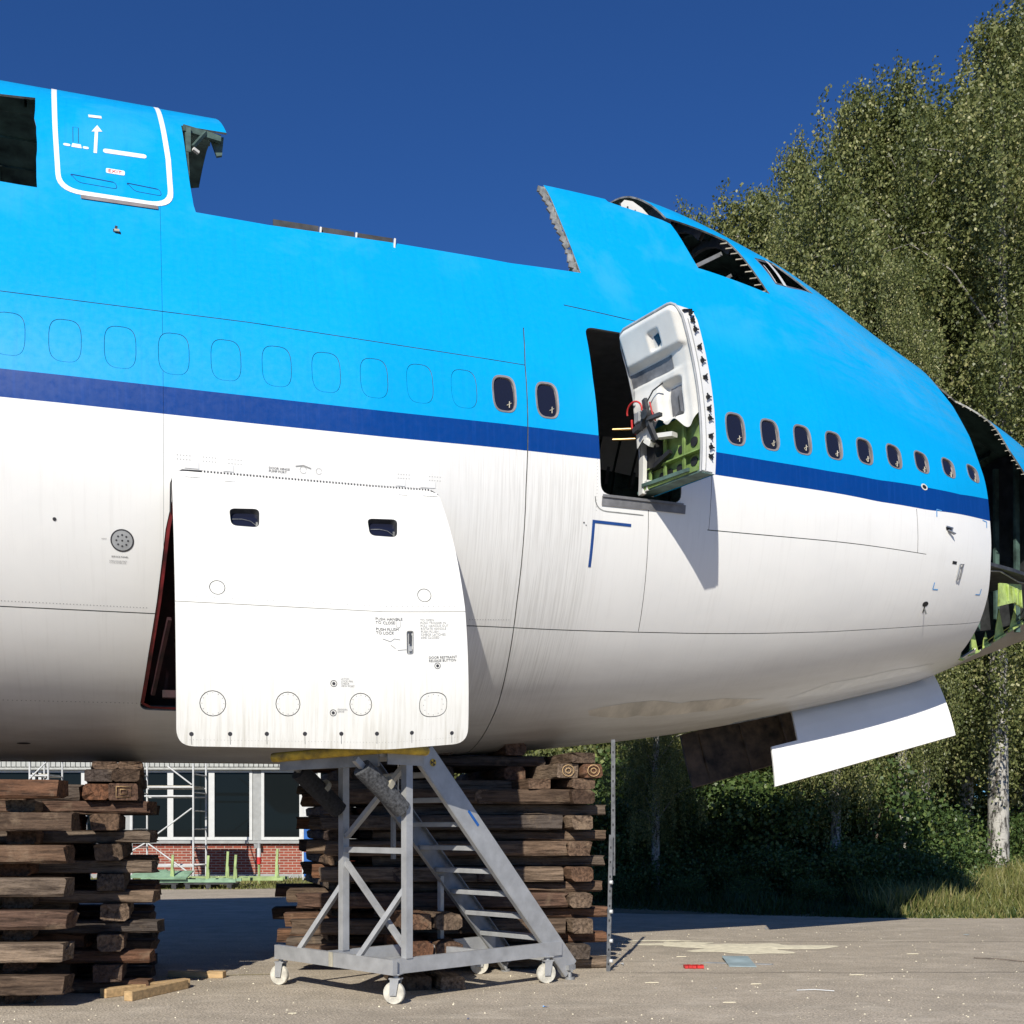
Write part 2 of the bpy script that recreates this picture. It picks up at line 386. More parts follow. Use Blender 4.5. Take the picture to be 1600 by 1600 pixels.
edge = [(-60, 28.6), (-10, 28.6), (-6.5, 28.8), (-5, 29.5), (-1, 27), (.6, 22.6), (2.4, 21.6), (4.4, 20.4), (6.1, 19.9), (8, 19.75), (9.6, 19.85), (12, 19.6), (20, 19.3), (60, 18.6)]
fine = []
for i in range(len(edge) - 1):
    (x0, y0), (x1, y1) = edge[i], edge[i + 1]
    k = max(1, int((x1 - x0) / .35)) if -12 < x0 < 20 else 1
    for j in range(k): fine.append((x0 + (x1 - x0) * j / k, y0 + (y1 - y0) * j / k + (RNG.normal() * .05 if k > 1 else 0)))
sheet('asphalt_yard', [(-60, -60), (60, -60), (60, 18.6)] + fine[::-1], 0.0, M['asphalt'], kind='structure', label='weathered grey asphalt yard')

# ------------------------------------------------------------------ the aircraft: section maths
YAW, PITCH, ORG = 0.3172990554103953, 0.007929701627968662, (-5.345206366454121, 14.128580550855858, 5.8771881897611456)
LP = 11.17
STIP, S0 = 15.3, 3.0
KS = np.array([3., 5., 7., 9., 11., 12.5, 14.])
TAB = {'W': [3.25, 3.042, 2.841, 2.633, 2.294, 1.793, 1.107], 'Z': [0.0, 0.078, 0.113, 0.098, -0.005, -0.082, -0.046],
       'B': [3.25, 3.188, 3.027, 2.711, 2.186, 1.709, 0.961], 'T': [4.653, 4.671, 4.599, 4.069, 3.126, 2.506, 1.83],
       'K': [0.0, 0.03, 0.024, -0.047, -0.173, -0.291, -0.395]}
def q_(s): return np.sqrt(np.clip((STIP - s) / (STIP - S0), 0, 1))
QK = np.concatenate([[0], q_(KS)[::-1]])
def pchip(xs, ys, x):
    h = np.diff(xs); d = np.diff(ys) / h; m = np.zeros(len(xs)); m[0] = d[0]; m[-1] = d[-1]
    for i in range(1, len(xs) - 1):
        if d[i-1] * d[i] > 0:
            w1 = 2 * h[i] + h[i-1]; w2 = h[i] + 2 * h[i-1]; m[i] = (w1 + w2) / (w1 / d[i-1] + w2 / d[i])
    if abs(d[0]) < 1e-9: m[0] = 0
    x = np.clip(x, xs[0], xs[-1]); i = np.clip(np.searchsorted(xs, x) - 1, 0, len(xs) - 2)
    t = (x - xs[i]) / h[i]; a = ys[i]; b = ys[i+1]
    return (2*t**3 - 3*t*t + 1) * a + (t**3 - 2*t*t + t) * h[i] * m[i] + (-2*t**3 + 3*t*t) * b + (t**3 - t*t) * h[i] * m[i+1]
def par(k, s):
    v = np.array(TAB[k]); tip = {'W': 0, 'Z': -1.0, 'B': 0, 'T': 0, 'K': v[-1]}[k]
    return np.where(s <= S0, v[0], pchip(QK, np.concatenate([[tip], v[::-1]]), q_(s)))
def prof(v, r1=3.25, r2=2.1, d=2.5):
    b = math.asin((r1 - r2) / d); L1 = r1 * (math.pi / 2 + b); Ls = math.sqrt(d * d - (r1 - r2) ** 2); L2 = r2 * (math.pi / 2 - b)
    l = v * (L1 + Ls + L2); a1 = -math.pi / 2 + l / r1; t = (l - L1) / Ls
    A = (r1 * math.cos(b), r1 * math.sin(b)); B = (r2 * math.cos(b), d + r2 * math.sin(b)); a2 = b + (l - L1 - Ls) / r2
    w = np.where(l < L1, r1 * np.cos(a1), np.where(l < L1 + Ls, A[0] + (B[0] - A[0]) * t, r2 * np.cos(a2)))
    z = np.where(l < L1, r1 * np.sin(a1), np.where(l < L1 + Ls, A[1] + (B[1] - A[1]) * t, d + r2 * np.sin(a2)))
    return w, z
def surf(s, a):
    """skin point in aircraft coordinates; a = metres round the girth from the keel, + starboard, - port"""
    s = np.asarray(s, float); a = np.asarray(a, float); s, a = np.broadcast_arrays(s, a)
    sg = np.where(a < 0, -1., 1.); w, z = prof(np.clip(np.abs(a) / LP, 0, 1))
    up = np.clip(z / 4.6, 0, 1)
    w2 = w * par('W', s) / 3.25 * (1 - par('K', s) * up * up * (3 - 2 * up))
    z2 = np.where(z < 0, z * par('B', s) / 3.25, z * par('T', s) / 4.6) + par('Z', s)
    return np.stack([s, -w2 * sg, z2], -1)
def nrm(s, a, fn=surf):
    s = np.asarray(s, float); a = np.asarray(a, float); e = 2e-3
    aa = np.clip(a, -LP + 2 * e, LP - 2 * e)
    n = np.cross(fn(s, aa + e) - fn(s, aa - e), fn(s + e, aa) - fn(s - e, aa))
    return -n / np.maximum(np.linalg.norm(n, axis=-1, keepdims=True), 1e-9)
def sk(s, a, off=0.):
    return surf(s, a) + nrm(s, a) * off
# sign check: normal on starboard side must point to -y
_sg = 1. if nrm(0., 5.5)[1] < 0 else -1.
def nrm_s(s, a, fn=surf): return nrm(s, a, fn) * _sg
def sk(s, a, off=0.): return surf(s, a) + nrm_s(s, a) * np.asarray(off)[..., None] if np.ndim(off) else surf(s, a) + nrm_s(s, a) * off
HS, HA = 1.0, .411 * LP; OPEN = R(50)
def cdoor(s, a):
    """cargo door skin: the fuselage skin below the hinge line, swung out about the hinge"""
    s = np.asarray(s, float); a = np.asarray(a, float); s, a = np.broadcast_arrays(s, a)
    h = surf(s, np.full_like(s, HA)); d = surf(s, a) - h; c, n = math.cos(OPEN), math.sin(OPEN)
    return h + np.stack([d[..., 0], d[..., 1] * c + d[..., 2] * n, -d[..., 1] * n + d[..., 2] * c], -1) + np.array([0, -.035, 0])

def round_poly(pts, r, k=5):
    out = []; n = len(pts)
    for i in range(n):
        p = np.array(pts[i], float); a = np.array(pts[i-1], float) - p; b = np.array(pts[(i+1) % n], float) - p
        la, lb = np.linalg.norm(a), np.linalg.norm(b); rr = r[i] if isinstance(r, (list, tuple)) else r
        rr = min(rr, la * .49, lb * .49)
        if rr < 1e-4: out.append(tuple(p)); continue
        A = p + a / la * rr; B = p + b / lb * rr
        for j in range(k + 1):
            t = j / k; out.append(tuple((1-t)**2 * A + 2*t*(1-t) * p * 1 + t*t * B))
    return out
def superell(cs, ca, hs, ha, n=28, e=3.2):
    o = []
    for i in range(n):
        t = 2 * math.pi * (i + .5) / n; c, s = math.cos(t), math.sin(t)
        o.append((cs + hs * abs(c) ** (2/e) * (1 if c > 0 else -1), ca + ha * abs(s) ** (2/e) * (1 if s > 0 else -1)))
    return o
def circle(cs, ca, r, n=20): return [(cs + r * math.cos(2*math.pi*i/n), ca + r * math.sin(2*math.pi*i/n)) for i in range(n)]
def inpoly(P, poly):
    x, y = P[:, 0], P[:, 1]; ins = np.zeros(len(P), bool); pl = np.array(poly)
    m = (x >= pl[:, 0].min()) & (x <= pl[:, 0].max()) & (y >= pl[:, 1].min()) & (y <= pl[:, 1].max())
    if not m.any(): return ins
    xs, ys = x[m], y[m]; r = np.zeros(m.sum(), bool); n = len(pl)
    for i in range(n):
        x1, y1 = pl[i]; x2, y2 = pl[(i+1) % n]
        if y1 == y2: continue
        c = ((y1 > ys) != (y2 > ys)) & (xs < (x2 - x1) * (ys - y1) / (y2 - y1) + x1); r ^= c
    ins[m] = r; return ins
def densify(poly, step=.2, closed=True):
    o = []; n = len(poly)
    for i in range(n if closed else n - 1):
        a = np.array(poly[i]); b = np.array(poly[(i+1) % n]); k = max(1, int(np.linalg.norm(b - a) / step))
        for j in range(k): o.append(tuple(a + (b - a) * j / k))
    if not closed: o.append(tuple(poly[-1]))
    return o
def cdt(gridpts, loops, lines):
    V = [Vector((float(x), float(y))) for x, y in gridpts]; E = []
    for pl, closed in [(l, True) for l in loops] + [(l, False) for l in lines]:
        k = len(V); V += [Vector((float(x), float(y))) for x, y in pl]; n = len(pl)
        E += [(k + i, k + (i+1) % n) for i in range(n if closed else n - 1)]
    r = delaunay_2d_cdt(V, E, [], 0, 1e-5)
    return np.array([(v.x, v.y) for v in r[0]]), np.array([list(f) for f in r[2] if len(f) == 3])
def shell(name, P2, T, mi, fn, th, mats, parent, rim_mi=None, off0=0., label=None, kind=None, uvs=True):
    """outer skin from 2-D triangles, with a turned-in rim of depth th along every free edge"""
    used, inv = np.unique(T, return_inverse=True); T2 = inv.reshape(T.shape); p = P2[used]
    a2 = p[T2[:, 0]]; b2 = p[T2[:, 1]]; c2 = p[T2[:, 2]]
    o3 = fn(p[:, 0], p[:, 1]); nn = nrm_s(p[:, 0], p[:, 1], fn); o3 = o3 + nn * off0
    fa = np.cross(o3[T2[:, 1]] - o3[T2[:, 0]], o3[T2[:, 2]] - o3[T2[:, 0]]); flip = (fa * nn[T2[:, 0]]).sum(1) < 0
    T2[flip] = T2[flip][:, [0, 2, 1]]
    E = np.concatenate([T2[:, [0, 1]], T2[:, [1, 2]], T2[:, [2, 0]]]); key = np.sort(E, 1); k1 = key[:, 0].astype(np.int64) * (len(p) + 1) + key[:, 1]
    u, idx, cnt = np.unique(k1, return_index=True, return_counts=True); B = E[idx[cnt == 1]]
    nO = len(p); v = [o3]; faces = [tuple(t) for t in T2.tolist()]; norms = [nn]; mm = list(mi)
    uv = [p]
    if th and len(B):
        bo = o3[B]; inn = bo - nn[B] * th; m = len(B)
        quad = np.stack([bo[:, 0], bo[:, 1], inn[:, 1], inn[:, 0]], 1).reshape(-1, 3); v.append(quad)
        fn_ = np.cross(quad[1::4] - quad[0::4], quad[3::4] - quad[0::4]); fn_ = fn_ / np.maximum(np.linalg.norm(fn_, axis=1, keepdims=True), 1e-9)
        norms.append(-np.repeat(fn_, 4, 0)); uv.append(np.repeat(p[B[:, 0]], 4, 0))
        faces += [(nO + 4*i + 3, nO + 4*i + 2, nO + 4*i + 1, nO + 4*i) for i in range(m)]
        mm += [rim_mi if rim_mi is not None else 0] * m
    me = bpy.data.meshes.new(name); me.from_pydata(np.concatenate(v).tolist(), [], faces)
    for q in mats: me.materials.append(q)
    me.polygons.foreach_set('material_index', mm); me.polygons.foreach_set('use_smooth', [True] * len(faces))
    if uvs:
        ul = me.uv_layers.new(name=UVN); li = np.zeros(len(me.loops), np.int32); me.loops.foreach_get('vertex_index', li)
        ul.data.foreach_set('uv', np.concatenate(uv)[li].astype(np.float32).ravel())
    me.normals_split_custom_set_from_vertices(np.concatenate(norms).tolist())
    return link_mesh(name, me, parent, label=label, kind=kind)

AC = empty('airliner_fuselage', ORG, (0, -PITCH, YAW), 'partly dismantled wide-body airliner nose section in light blue and white, resting on timber cribs', 'aircraft')
A_ = lambda v: v * LP
# ---- holes in the skin (station s, girth a)
WR = [(7.594, .5133), (8.101, .5151), (8.597, .5182), (9.093, .5210), (9.602, .5263), (10.117, .5360), (10.627, .5470), (11.164, .5604), (11.72, .5790)]
windows = [(4.549, A_(.5146)), (5.073, A_(.5135))] + [(s, A_(v)) for s, v in WR]
plugs = [(-.49 + .507 * i, A_(.5178 - .0003 * i)) for i in range(10)] + [(-1.0, A_(.518)), (-1.51, A_(.518))]
WH, WA = .145, .222
win_loops = [superell(s, a, WH * (1 - .012 * i), WA) for i, (s, a) in enumerate(windows)]
plug_out = [superell(s, a, .150, .228) for s, a in plugs]; plug_in = [superell(s, a, .1455, .2235) for s, a in plugs]
hatch = [(-1.75, A_(.70)), (-1.75, A_(.833)), (-.70, A_(.8343)), (-.35, A_(.839)), (-.33, A_(.80)), (-.30, A_(.74)), (-.285, A_(.6993)), (-.63, A_(.6992))]
jag = lambda x, a, k=.012: x
def jagged(poly, step=.09, amp=.012):
    out = []
    for p in densify(poly, step): out.append((p[0] + RNG.normal() * amp, p[1] + RNG.normal() * amp))
    return out
crownS = [(1.297, A_(.6986)), (2.066, A_(.6963)), (3.402, A_(.6985)), (4.515, A_(.6969)), (4.907, A_(.6958)), (5.84, A_(.6999)), (5.769, A_(.7514)), (5.692, A_(.7958)), (5.631, A_(.8465)),
          (6.494, A_(.8449)), (6.518, A_(.8393)), (6.744, A_(.8346)), (7.276, A_(.8282)), (7.40, A_(.8250)), (7.33, A_(.85)), (7.12, A_(.92)), (7.0, 11.4), (1.60, 11.4), (1.60, A_(.897)), (1.683, A_(.836)), (1.182, A_(.8344)),
          (1.215, A_(.7842)), (1.249, A_(.7365)), (1.277, A_(.7079))]
crownP = [(.15, -A_(.70)), (5.75, -A_(.70)), (5.75, -A_(.80)), (6.9, -A_(.86)), (7.0, -11.4), (1.60, -11.4), (1.50, -A_(.93)), (.35, -A_(.90))]
chole = [(7.30, A_(.838)), (7.387, A_(.8256)), (7.621, A_(.7566)), (8.701, A_(.7634)), (8.304, A_(.8523))]
windh = [(8.666, A_(.8365)), (9.044, A_(.8604)), (9.549, A_(.8227)), (9.139, A_(.7999)), (8.862, A_(.7914))]
pdoor = round_poly([(5.715, A_(.6165)), (5.69, A_(.5463)), (5.70, A_(.4861)), (5.725, A_(.4225)), (6.80, A_(.4195)), (6.80, A_(.6165))], [.12, 0, 0, .13, .13, .12])
cargo = round_poly([(1.0, HA + .02), (1.0, A_(.385)), (.94, A_(.36)), (.856, A_(.2931)), (.774, A_(.239)), (.675, A_(.1625)), (4.05, A_(.1575)), (4.0, A_(.24)), (3.86, A_(.36)), (3.76, HA + .02)], [.15, 0, 0, 0, 0, .12, .12, 0, 0, .15])
nosecut = [(11.43, A_(.845)), (11.556, A_(.8039)), (11.78, A_(.7637)), (11.93, A_(.6918)), (11.99, A_(.5848)), (12.015, A_(.4938)), (12.071, A_(.4007)), (12.182, A_(.3295)), (12.254, A_(.2596)), (12.287, A_(.1724)),
           (12.45, A_(.135)), (12.676, A_(.16)), (12.95, A_(.10)), (13.3, A_(.12)), (13.7, A_(.09)), (14.2, A_(.10)), (14.25, A_(.40)), (13.9, A_(.55)), (13.5, A_(.64)), (13.215, A_(.6996)), (12.991, A_(.747)), (12.897, A_(.7906)), (12.80, A_(.8421)), (12.45, A_(.90)), (11.9, A_(.885))]
def smooth_line(poly, k=4): return densify(poly, .12)
nosecut = smooth_line(nosecut)
bay = [(8.9, .02), (8.9, .42), (12.35, .36), (12.35, .02)]; bayP = [(s, -a) for s, a in bay]
small = {'static_port': [(10.897, A_(.3035), .045), (10.62, A_(.5021), .045), (.485, A_(.6576), .03), (-.099, A_(.3621), .02)]}
aftS = [(-5.5, A_(.93)), (-1.0, A_(.93)), (-1.0, 11.4), (-5.5, 11.4)]; aftP = [(x, -y) for x, y in aftS]  # unseen crown opening aft, added to let light into the hatch interior
holes = [aftS, aftP] + win_loops + [jagged(hatch, .12, .006), crownS, crownP, chole, windh, pdoor, cargo, nosecut, bay, bayP]
udoor_o = round_poly([(-.255, 10.9), (-.155, A_(.785)), (-.095, A_(.6975)), (1.075, A_(.6975)), (1.055, A_(.77)), (.99, A_(.84)), (.88, 10.9)], [.0, 0, .26, .26, 0, 0, 0], 7)
udoor_i = round_poly([(-.195, 10.93), (-.105, A_(.785)), (-.050, A_(.7035)), (1.020, A_(.7035)), (1.000, A_(.77)), (.935, A_(.84)), (.825, 10.93)], [.0, 0, .22, .22, 0, 0, 0], 7)
# the opened nose leaves a white rim line round the doors (painted)
def vline(v, s0, s1, step=.15):
    s = np.arange(s0, s1, step); return [(float(x), float(np.interp(x, v[0], v[1]) * LP)) for x in s] + [(s1, float(np.interp(s1, v[0], v[1]) * LP))]
STT = ([-9, 0, 5, 8, 9.03, 9.79, 10.69, 11.34, 12, 14, 15.2], [.485, .485, .4827, .4822, .484, .4886, .5034, .5142, .5343, .60, .63])
STB = ([-9, 0, 1.8, 5.7, 8.03, 9.78, 10.67, 11.97, 14, 15.2], [.4606, .4606, .4594, .4584, .4565, .4572, .4646, .4858, .53, .56])
SML = ([-9, 1, 4.3, 6.5, 9.4, 11.8, 15.2], [.281, .281, .2788, .2706, .2618, .2627, .27])
SMA = ([-9, 1.8, 4.84], [.559, .5593, .5502])
SMB = ([5.45, 6.5, 7.6], [.6445, .6385, .628]); SMM = ([7.19, 10.69], [.3934, .3912])
CUTB = -8.9
hseams = [(SML, CUTB, 15.1, .006), (SMA, CUTB, 4.84, .0045), (SMB, 5.5, 7.2, .007), (SMM, 7.19, 10.69, .006)]
vseams = [([(.92, .281 * LP), (.93, .70 * LP)], .0015), ([(4.86, 0.), (4.87, .171 * LP), (4.80, .306 * LP), (4.79, .423 * LP), (4.84, .5502 * LP), (4.90, .60 * LP)], .006),
          ([(6.47, .2715 * LP), (6.36, .4143 * LP)], .004), ([(10.53, .3912 * LP), (10.46, .4613 * LP)], .004), ([(7.21, .3934 * LP), (7.22, .458 * LP)], .003)]
strips = []
for v, s0, s1, hw in hseams:
    c = vline(v, s0, s1); strips.append([(x, y + hw) for x, y in c] + [(x, y - hw) for x, y in c[::-1]])
for c, hw in vseams:
    c = densify(c, .2, False); strips.append([(x + hw, y) for x, y in c] + [(x - hw, y) for x, y in c[::-1]])
keel = [([(CUTB, -.004), (15.1, -.004), (15.1, .004), (CUTB, .004)])]
gs = np.concatenate([np.arange(CUTB, -2, .5), np.arange(-2, 3, .25), np.arange(3, 14.6, .14), [14.75, 14.9, 15.0, 15.1, 15.17, 15.23, 15.28]])
gp = [(s, a) for s in gs for a in np.concatenate([-np.arange(.2, LP, .23)[::-1], np.arange(0.1, LP, .19)])]
gp += [(s, sgn * LP) for s in gs for sgn in (-1, 1)]
plug_loops = plug_out + plug_in
lines = [vline(STT, CUTB, 15.1), vline(STB, CUTB, 15.1)]
lines += [[(x, -y) for x, y in l] for l in lines]
holes = [densify(h, .15) for h in holes]; udoor_o = densify(udoor_o, .12); udoor_i = densify(udoor_i, .12); strips = [densify(h, .2) for h in strips]
clip = lambda pl: [(x, min(max(y, -LP), LP)) for x, y in pl]
P2, TR = cdt(gp, [clip(h) for h in holes] + plug_loops + strips + keel + [udoor_o, udoor_i], lines)
C2 = P2[TR].mean(1)
ar = np.abs(np.cross(P2[TR[:, 1]] - P2[TR[:, 0]], P2[TR[:, 2]] - P2[TR[:, 0]]))
ok = ar > 1e-9; TR = TR[ok]; C2 = C2[ok]
hole = np.zeros(len(TR), bool)
for h in holes: hole |= inpoly(C2, h)
ring = np.zeros(len(TR), bool); plug_id = np.full(len(TR), -1)
for i, (o, n_) in enumerate(zip(plug_out, plug_in)):
    io, ii = inpoly(C2, o), inpoly(C2, n_); ring |= io & ~ii; plug_id[ii] = i
groove = np.zeros(len(TR), bool)
for st in strips + keel: groove |= inpoly(C2, st)
groove &= (plug_id < 0)
stt = np.interp(C2[:, 0], STT[0], STT[1]) * LP; stb = np.interp(C2[:, 0], STB[0], STB[1]) * LP; aa = np.abs(C2[:, 1])
mi = np.where(aa > stt, 0, np.where(aa > stb, 1, 2))
ud_o = inpoly(C2, udoor_o); ud_i = inpoly(C2, udoor_i); mi = np.where(ud_o & ~ud_i, 4, mi)
SM = [M['blue'], M['stripe'], M['white'], M['rim'], M['band']]
vis = ~hole & ~ring & ~groove
# panels
pid = np.full(len(TR), -1)
sL = np.interp(C2[:, 0], SML[0], SML[1]) * LP; star = C2[:, 1] >= 0
v484 = np.interp(C2[:, 1], [0, .171*LP, .306*LP, .423*LP, .5502*LP, .6*LP, LP], [4.86, 4.87, 4.80, 4.79, 4.84, 4.9, 4.9])
low = aa < sL; f = C2[:, 0] > v484
upA = aa > np.interp(C2[:, 0], SMA[0], SMA[1]) * LP
v64 = np.interp(C2[:, 1], [.27*LP, .414*LP], [6.47, 6.36])
pid = np.where(star & low & ~f, 0, pid); pid = np.where(star & low & f, 1, pid)
pid = np.where(star & ~low & ~f & ~upA & (C2[:, 0] < .925), 2, pid); pid = np.where(star & ~low & ~f & ~upA & (C2[:, 0] >= .925), 3, pid)
pid = np.where(star & ~f & upA & (C2[:, 0] < .925), 4, pid); pid = np.where(star & ~f & upA & (C2[:, 0] >= .925), 5, pid)
pid = np.where(star & f & ~low & (C2[:, 1] < .42*LP) & (C2[:, 0] < v64), 6, pid)
pid = np.where(star & f & ~low & ~((C2[:, 1] < .42*LP) & (C2[:, 0] < v64)), 7, pid)
pid = np.where(~star & (aa < 5.2), 8, pid); pid = np.where(~star & (aa >= 5.2), 9, pid)
pid = np.where(ud_o, 20, pid); pid = np.where(plug_id >= 0, 30 + plug_id, pid)
plab = {0: 'white belly skin panel, grimy and darkened for shade, under the cargo door', 1: 'white belly skin panel under the nose', 2: 'skin panel behind the cargo door', 4: 'light blue upper skin panel with the emergency door', 5: 'light blue upper skin panel below the cut crown', 7: 'light blue and white nose skin panel with nine windows'}
for k in range(10):
    m_ = vis & (pid == k)
    if m_.any(): shell('skin_panel', P2, TR[m_], mi[m_], surf, .022, SM, AC, 3, label=plab.get(k))
m_ = vis & (pid == 20); shell('upper_deck_door', P2, TR[m_], mi[m_], surf, .022, SM, AC, 3, off0=.006, label='upper deck emergency door outlined with a white band')
for i in range(len(plugs)):
    m_ = vis & (pid == 30 + i); shell('window_plug', P2, TR[m_], mi[m_], surf, .022, SM, AC, 0, off0=-.003)
inner = ~hole
ih = shell('inner_skin', P2, TR[inner], np.zeros(inner.sum(), int), surf, 0, [M['primer']], AC, off0=-.020)

# ---- cabin windows
def ring_mesh(o, outer, inner, z0, z1, fn=sk):
    n = len(outer); vs = []
    for pl, z in ((outer, z0), (inner, z1)):
        a = np.array(pl); vs += [tuple(v) for v in fn(a[:, 0], a[:, 1], z)]
    o.add(vs, [(i, (i+1) % n, n + (i+1) % n, n + i) for i in range(n)], 0, True)
def fan(o, poly, z, fn=sk, mi=0):
    a = np.array(poly); c = a.mean(0); vs = [tuple(v) for v in fn(a[:, 0], a[:, 1], z)] + [tuple(fn(c[0], c[1], z))]
    n = len(poly); o.add(vs, [(i, (i+1) % n, n) for i in range(n)], mi, True)
for i, (s, a) in enumerate(windows):
    k = 1 - .012 * i
    O_ = superell(s, a, WH*k + .001, WA + .001); I1 = superell(s, a, WH*k - .020, WA - .022); I0 = superell(s, a, WH*k, WA)
    w = MB(); ring_mesh(w, O_, I0, .002, .006); ring_mesh(w, I0, I1, .006, .002); ring_mesh(w, I1, superell(s, a, WH*k - .024, WA - .026), .002, -.03)
    fr = w.build('window', M['frame'], AC)
    p = MB(); fan(p, superell(s, a, WH*k - .022, WA - .024), -.018); p.build('pane', M['pane'], fr)
    t = MB(); c0 = sk(s + .055*k, a - .10 + RNG.normal()*.012, -.012)
    ex = Vector(sk(s + .1, a, 0) - sk(s, a, 0)).normalized(); ey = Vector(sk(s, a + .1, 0) - sk(s, a, 0)).normalized(); c0 = Vector(c0)
    t.beam(c0 - ex*.028 - ey*.02, c0 + ex*.028 + ey*.012, .008, .009); t.beam(c0 - ey*.05, c0 + ey*.03 + ex*.008, .009, .007)
    if i > 2: t.beam(c0 - ey*.05 - ex*.01, c0 - ey*.02 - ex*.03, .007, .006)
    t.build('pale_sliver', M['tape'], fr)  # small pale crossed slivers just in front of the pane

# ---- structure inside the skin
def hoop(s, a0, a1, depth=.11, th=.03, o=None):
    a = np.linspace(a0, a1, max(6, int(abs(a1 - a0) / .35))); o = o or MB(); n = len(a)
    vs = [tuple(v) for off in (-.024, -.024 - depth) for ds in (0, th) for v in sk(np.full(n, s + ds), a, off)]
    fs = []
    for i in range(n - 1):
        for u, v in ((0, 1), (1, 3), (3, 2), (2, 0)): fs.append((u*n + i, u*n + i + 1, v*n + i + 1, v*n + i))
    o.add(vs, fs); return o
for i in range(46):
    s = -8.6 + i * .508
    o = MB()
    if s < -5.6: hoop(s, -LP, LP, o=o)
    elif s < -1.75: hoop(s, -A_(.92), A_(.92), o=o)
    elif s < -.3: hoop(s, -A_(.92), A_(.69), o=o); hoop(s, A_(.845), A_(.92), o=o)
    elif s < .1: hoop(s, -LP, LP, o=o)
    elif s < 1.0: hoop(s, -A_(.69), LP, o=o); hoop(s, -LP, -A_(.94), o=o)
    elif s < 4.1: hoop(s, -A_(.69), A_(.15), o=o); hoop(s, A_(.42), A_(.69), o=o)
    elif s < 5.65: hoop(s, -A_(.69), A_(.48), o=o)
    elif s < 6.9: hoop(s, -A_(.79), A_(.41), o=o); hoop(s, A_(.63), A_(.82), o=o)
    elif s < 7.4: hoop(s, -LP, A_(.48), o=o)
    elif s < 8.7: hoop(s, -LP, A_(.45), o=o); hoop(s, A_(.6), A_(.74), o=o); hoop(s, A_(.87), LP, o=o)
    elif s < 11.4: hoop(s, -LP, -.5, o=o); hoop(s, .5, A_(.45), o=o); hoop(s, A_(.6), A_(.76), o=o)
    elif s < 14.3: hoop(s, -LP, -.5, o=o)
    else: continue
    o.build('frame_rib', M['primer'], AC)
for j in range(1, 22):
    a = -LP + .45 * j
    if a > -.4: break
    s = np.arange(-2.5, 14.2, .5) if a > -A_(.69) else np.concatenate([np.arange(-2.5, 1.0, .5)])
    for ss in ([s] if a > -A_(.69) else [s, np.arange(7.1, 14.2, .5)]):
        o = MB(); n = len(ss); vs = [tuple(v) for off in (-.022, -.06) for v in sk(ss, np.full(n, a), off)]
        o.add(vs, [(i, i+1, n+i+1, n+i) for i in range(n-1)]); o.build('stringer', M['primer'], AC)
def deck(name, z, s0, s1, mat, th=.05, inset=.08):
    ss = np.arange(s0, s1 + .01, .35); pts = []
    for s in ss:
        a = np.linspace(.1, LP - .1, 200); q = surf(np.full(200, s), a); w = np.interp(z, q[:, 2], -q[:, 1]) - inset; pts.append((s, max(w, .05)))
    o = MB(); poly = [(s, -w, z) for s, w in pts] + [(s, w, z) for s, w in pts[::-1]]
    o.prism(poly, (0, 0, -th)); return o.build(name, mat, AC)
deck('main_deck_floor', -.40, CUTB, 13.6, M['darkgrey'])
deck('upper_deck_floor', 2.20, CUTB, 10.3, M['greyl'])
deck('cargo_hold_floor', -2.70, CUTB, 5.0, M['darkgrey'], inset=.12)
# pressure bulkhead in the nose
o = MB(); n = 24; S_ = 13.9
ringp = [tuple(surf(S_, a)*np.array([1, .97, .97])) for a in np.linspace(-LP, LP, n, endpoint=False)]
o.add(ringp + [(S_ + .25, 0, .2)], [(i, (i+1) % n, n) for i in range(n)]); o.build('nose_bulkhead', M['darkgrey'], AC)
for k, y in enumerate((-.9, -.45, 0, .45, .9)):
    b = MB(); b.beam((S_ - .05, y, -1.1), (S_ - .05, y, 1.6), .05, .08); b.build('bulkhead_stiffener', M['primer'], AC)
# cockpit innards seen through the side opening and the windscreen
b = MB(); b.box((7.0, .3, 3.2), (.06, 2.4, 1.9)); b.box((8.9, -.2, 2.75), (.5, 1.6, .8)); b.build('cockpit_bulkhead', M['grey'], AC)
b = MB()
for s in (7.55, 8.0, 8.45): hoop(s, A_(.86), LP, .14, .05, b); hoop(s, -LP, -A_(.6), .14, .05, b)
b.build('cockpit_frame', M['grey'], AC)
b = MB(); b.box((7.95, .75, 3.25), (.8, .04, .7), Matrix.Rotation(R(20), 3, 'X')); b.build('overhead_panel', M['greyl'], AC)
b = MB(); b.prism([(7.5, -.9, 3.75), (7.95, -.85, 3.80), (8.05, -.8, 3.55), (7.62, -.85, 3.45)], (0, .03, 0)); b.build('cockpit_trim', M['greyl'], AC)
b = MB(); b.beam((7.7, -1.2, 3.35), (8.3, -1.1, 3.72), .06, .05); b.beam((8.1, -1.2, 3.15), (8.45, -1.1, 3.45), .05, .04); b.build('cockpit_strut', M['galvd'], AC)
b = MB(); b.box((8.2, -.6, 3.0), (.5, .5, .28), Matrix.Rotation(.3, 3, 'Z')); b.build('cockpit_seat_back', M['grey'], AC, .05)
def ribbon(o, pts, w, off, fn=sk, mi=0, step=.08):
    p = np.array(densify(pts, step, False)); d = np.gradient(p, axis=0); d /= np.linalg.norm(d, axis=1, keepdims=True); nn = np.stack([-d[:, 1], d[:, 0]], 1) * w / 2
    A = fn(p[:, 0] + nn[:, 0], p[:, 1] + nn[:, 1], off); B = fn(p[:, 0] - nn[:, 0], p[:, 1] - nn[:, 1], off); n = len(p)
    o.add([tuple(v) for v in A] + [tuple(v) for v in B], [(i, i+1, n+i+1, n+i) for i in range(n-1)], mi, True)
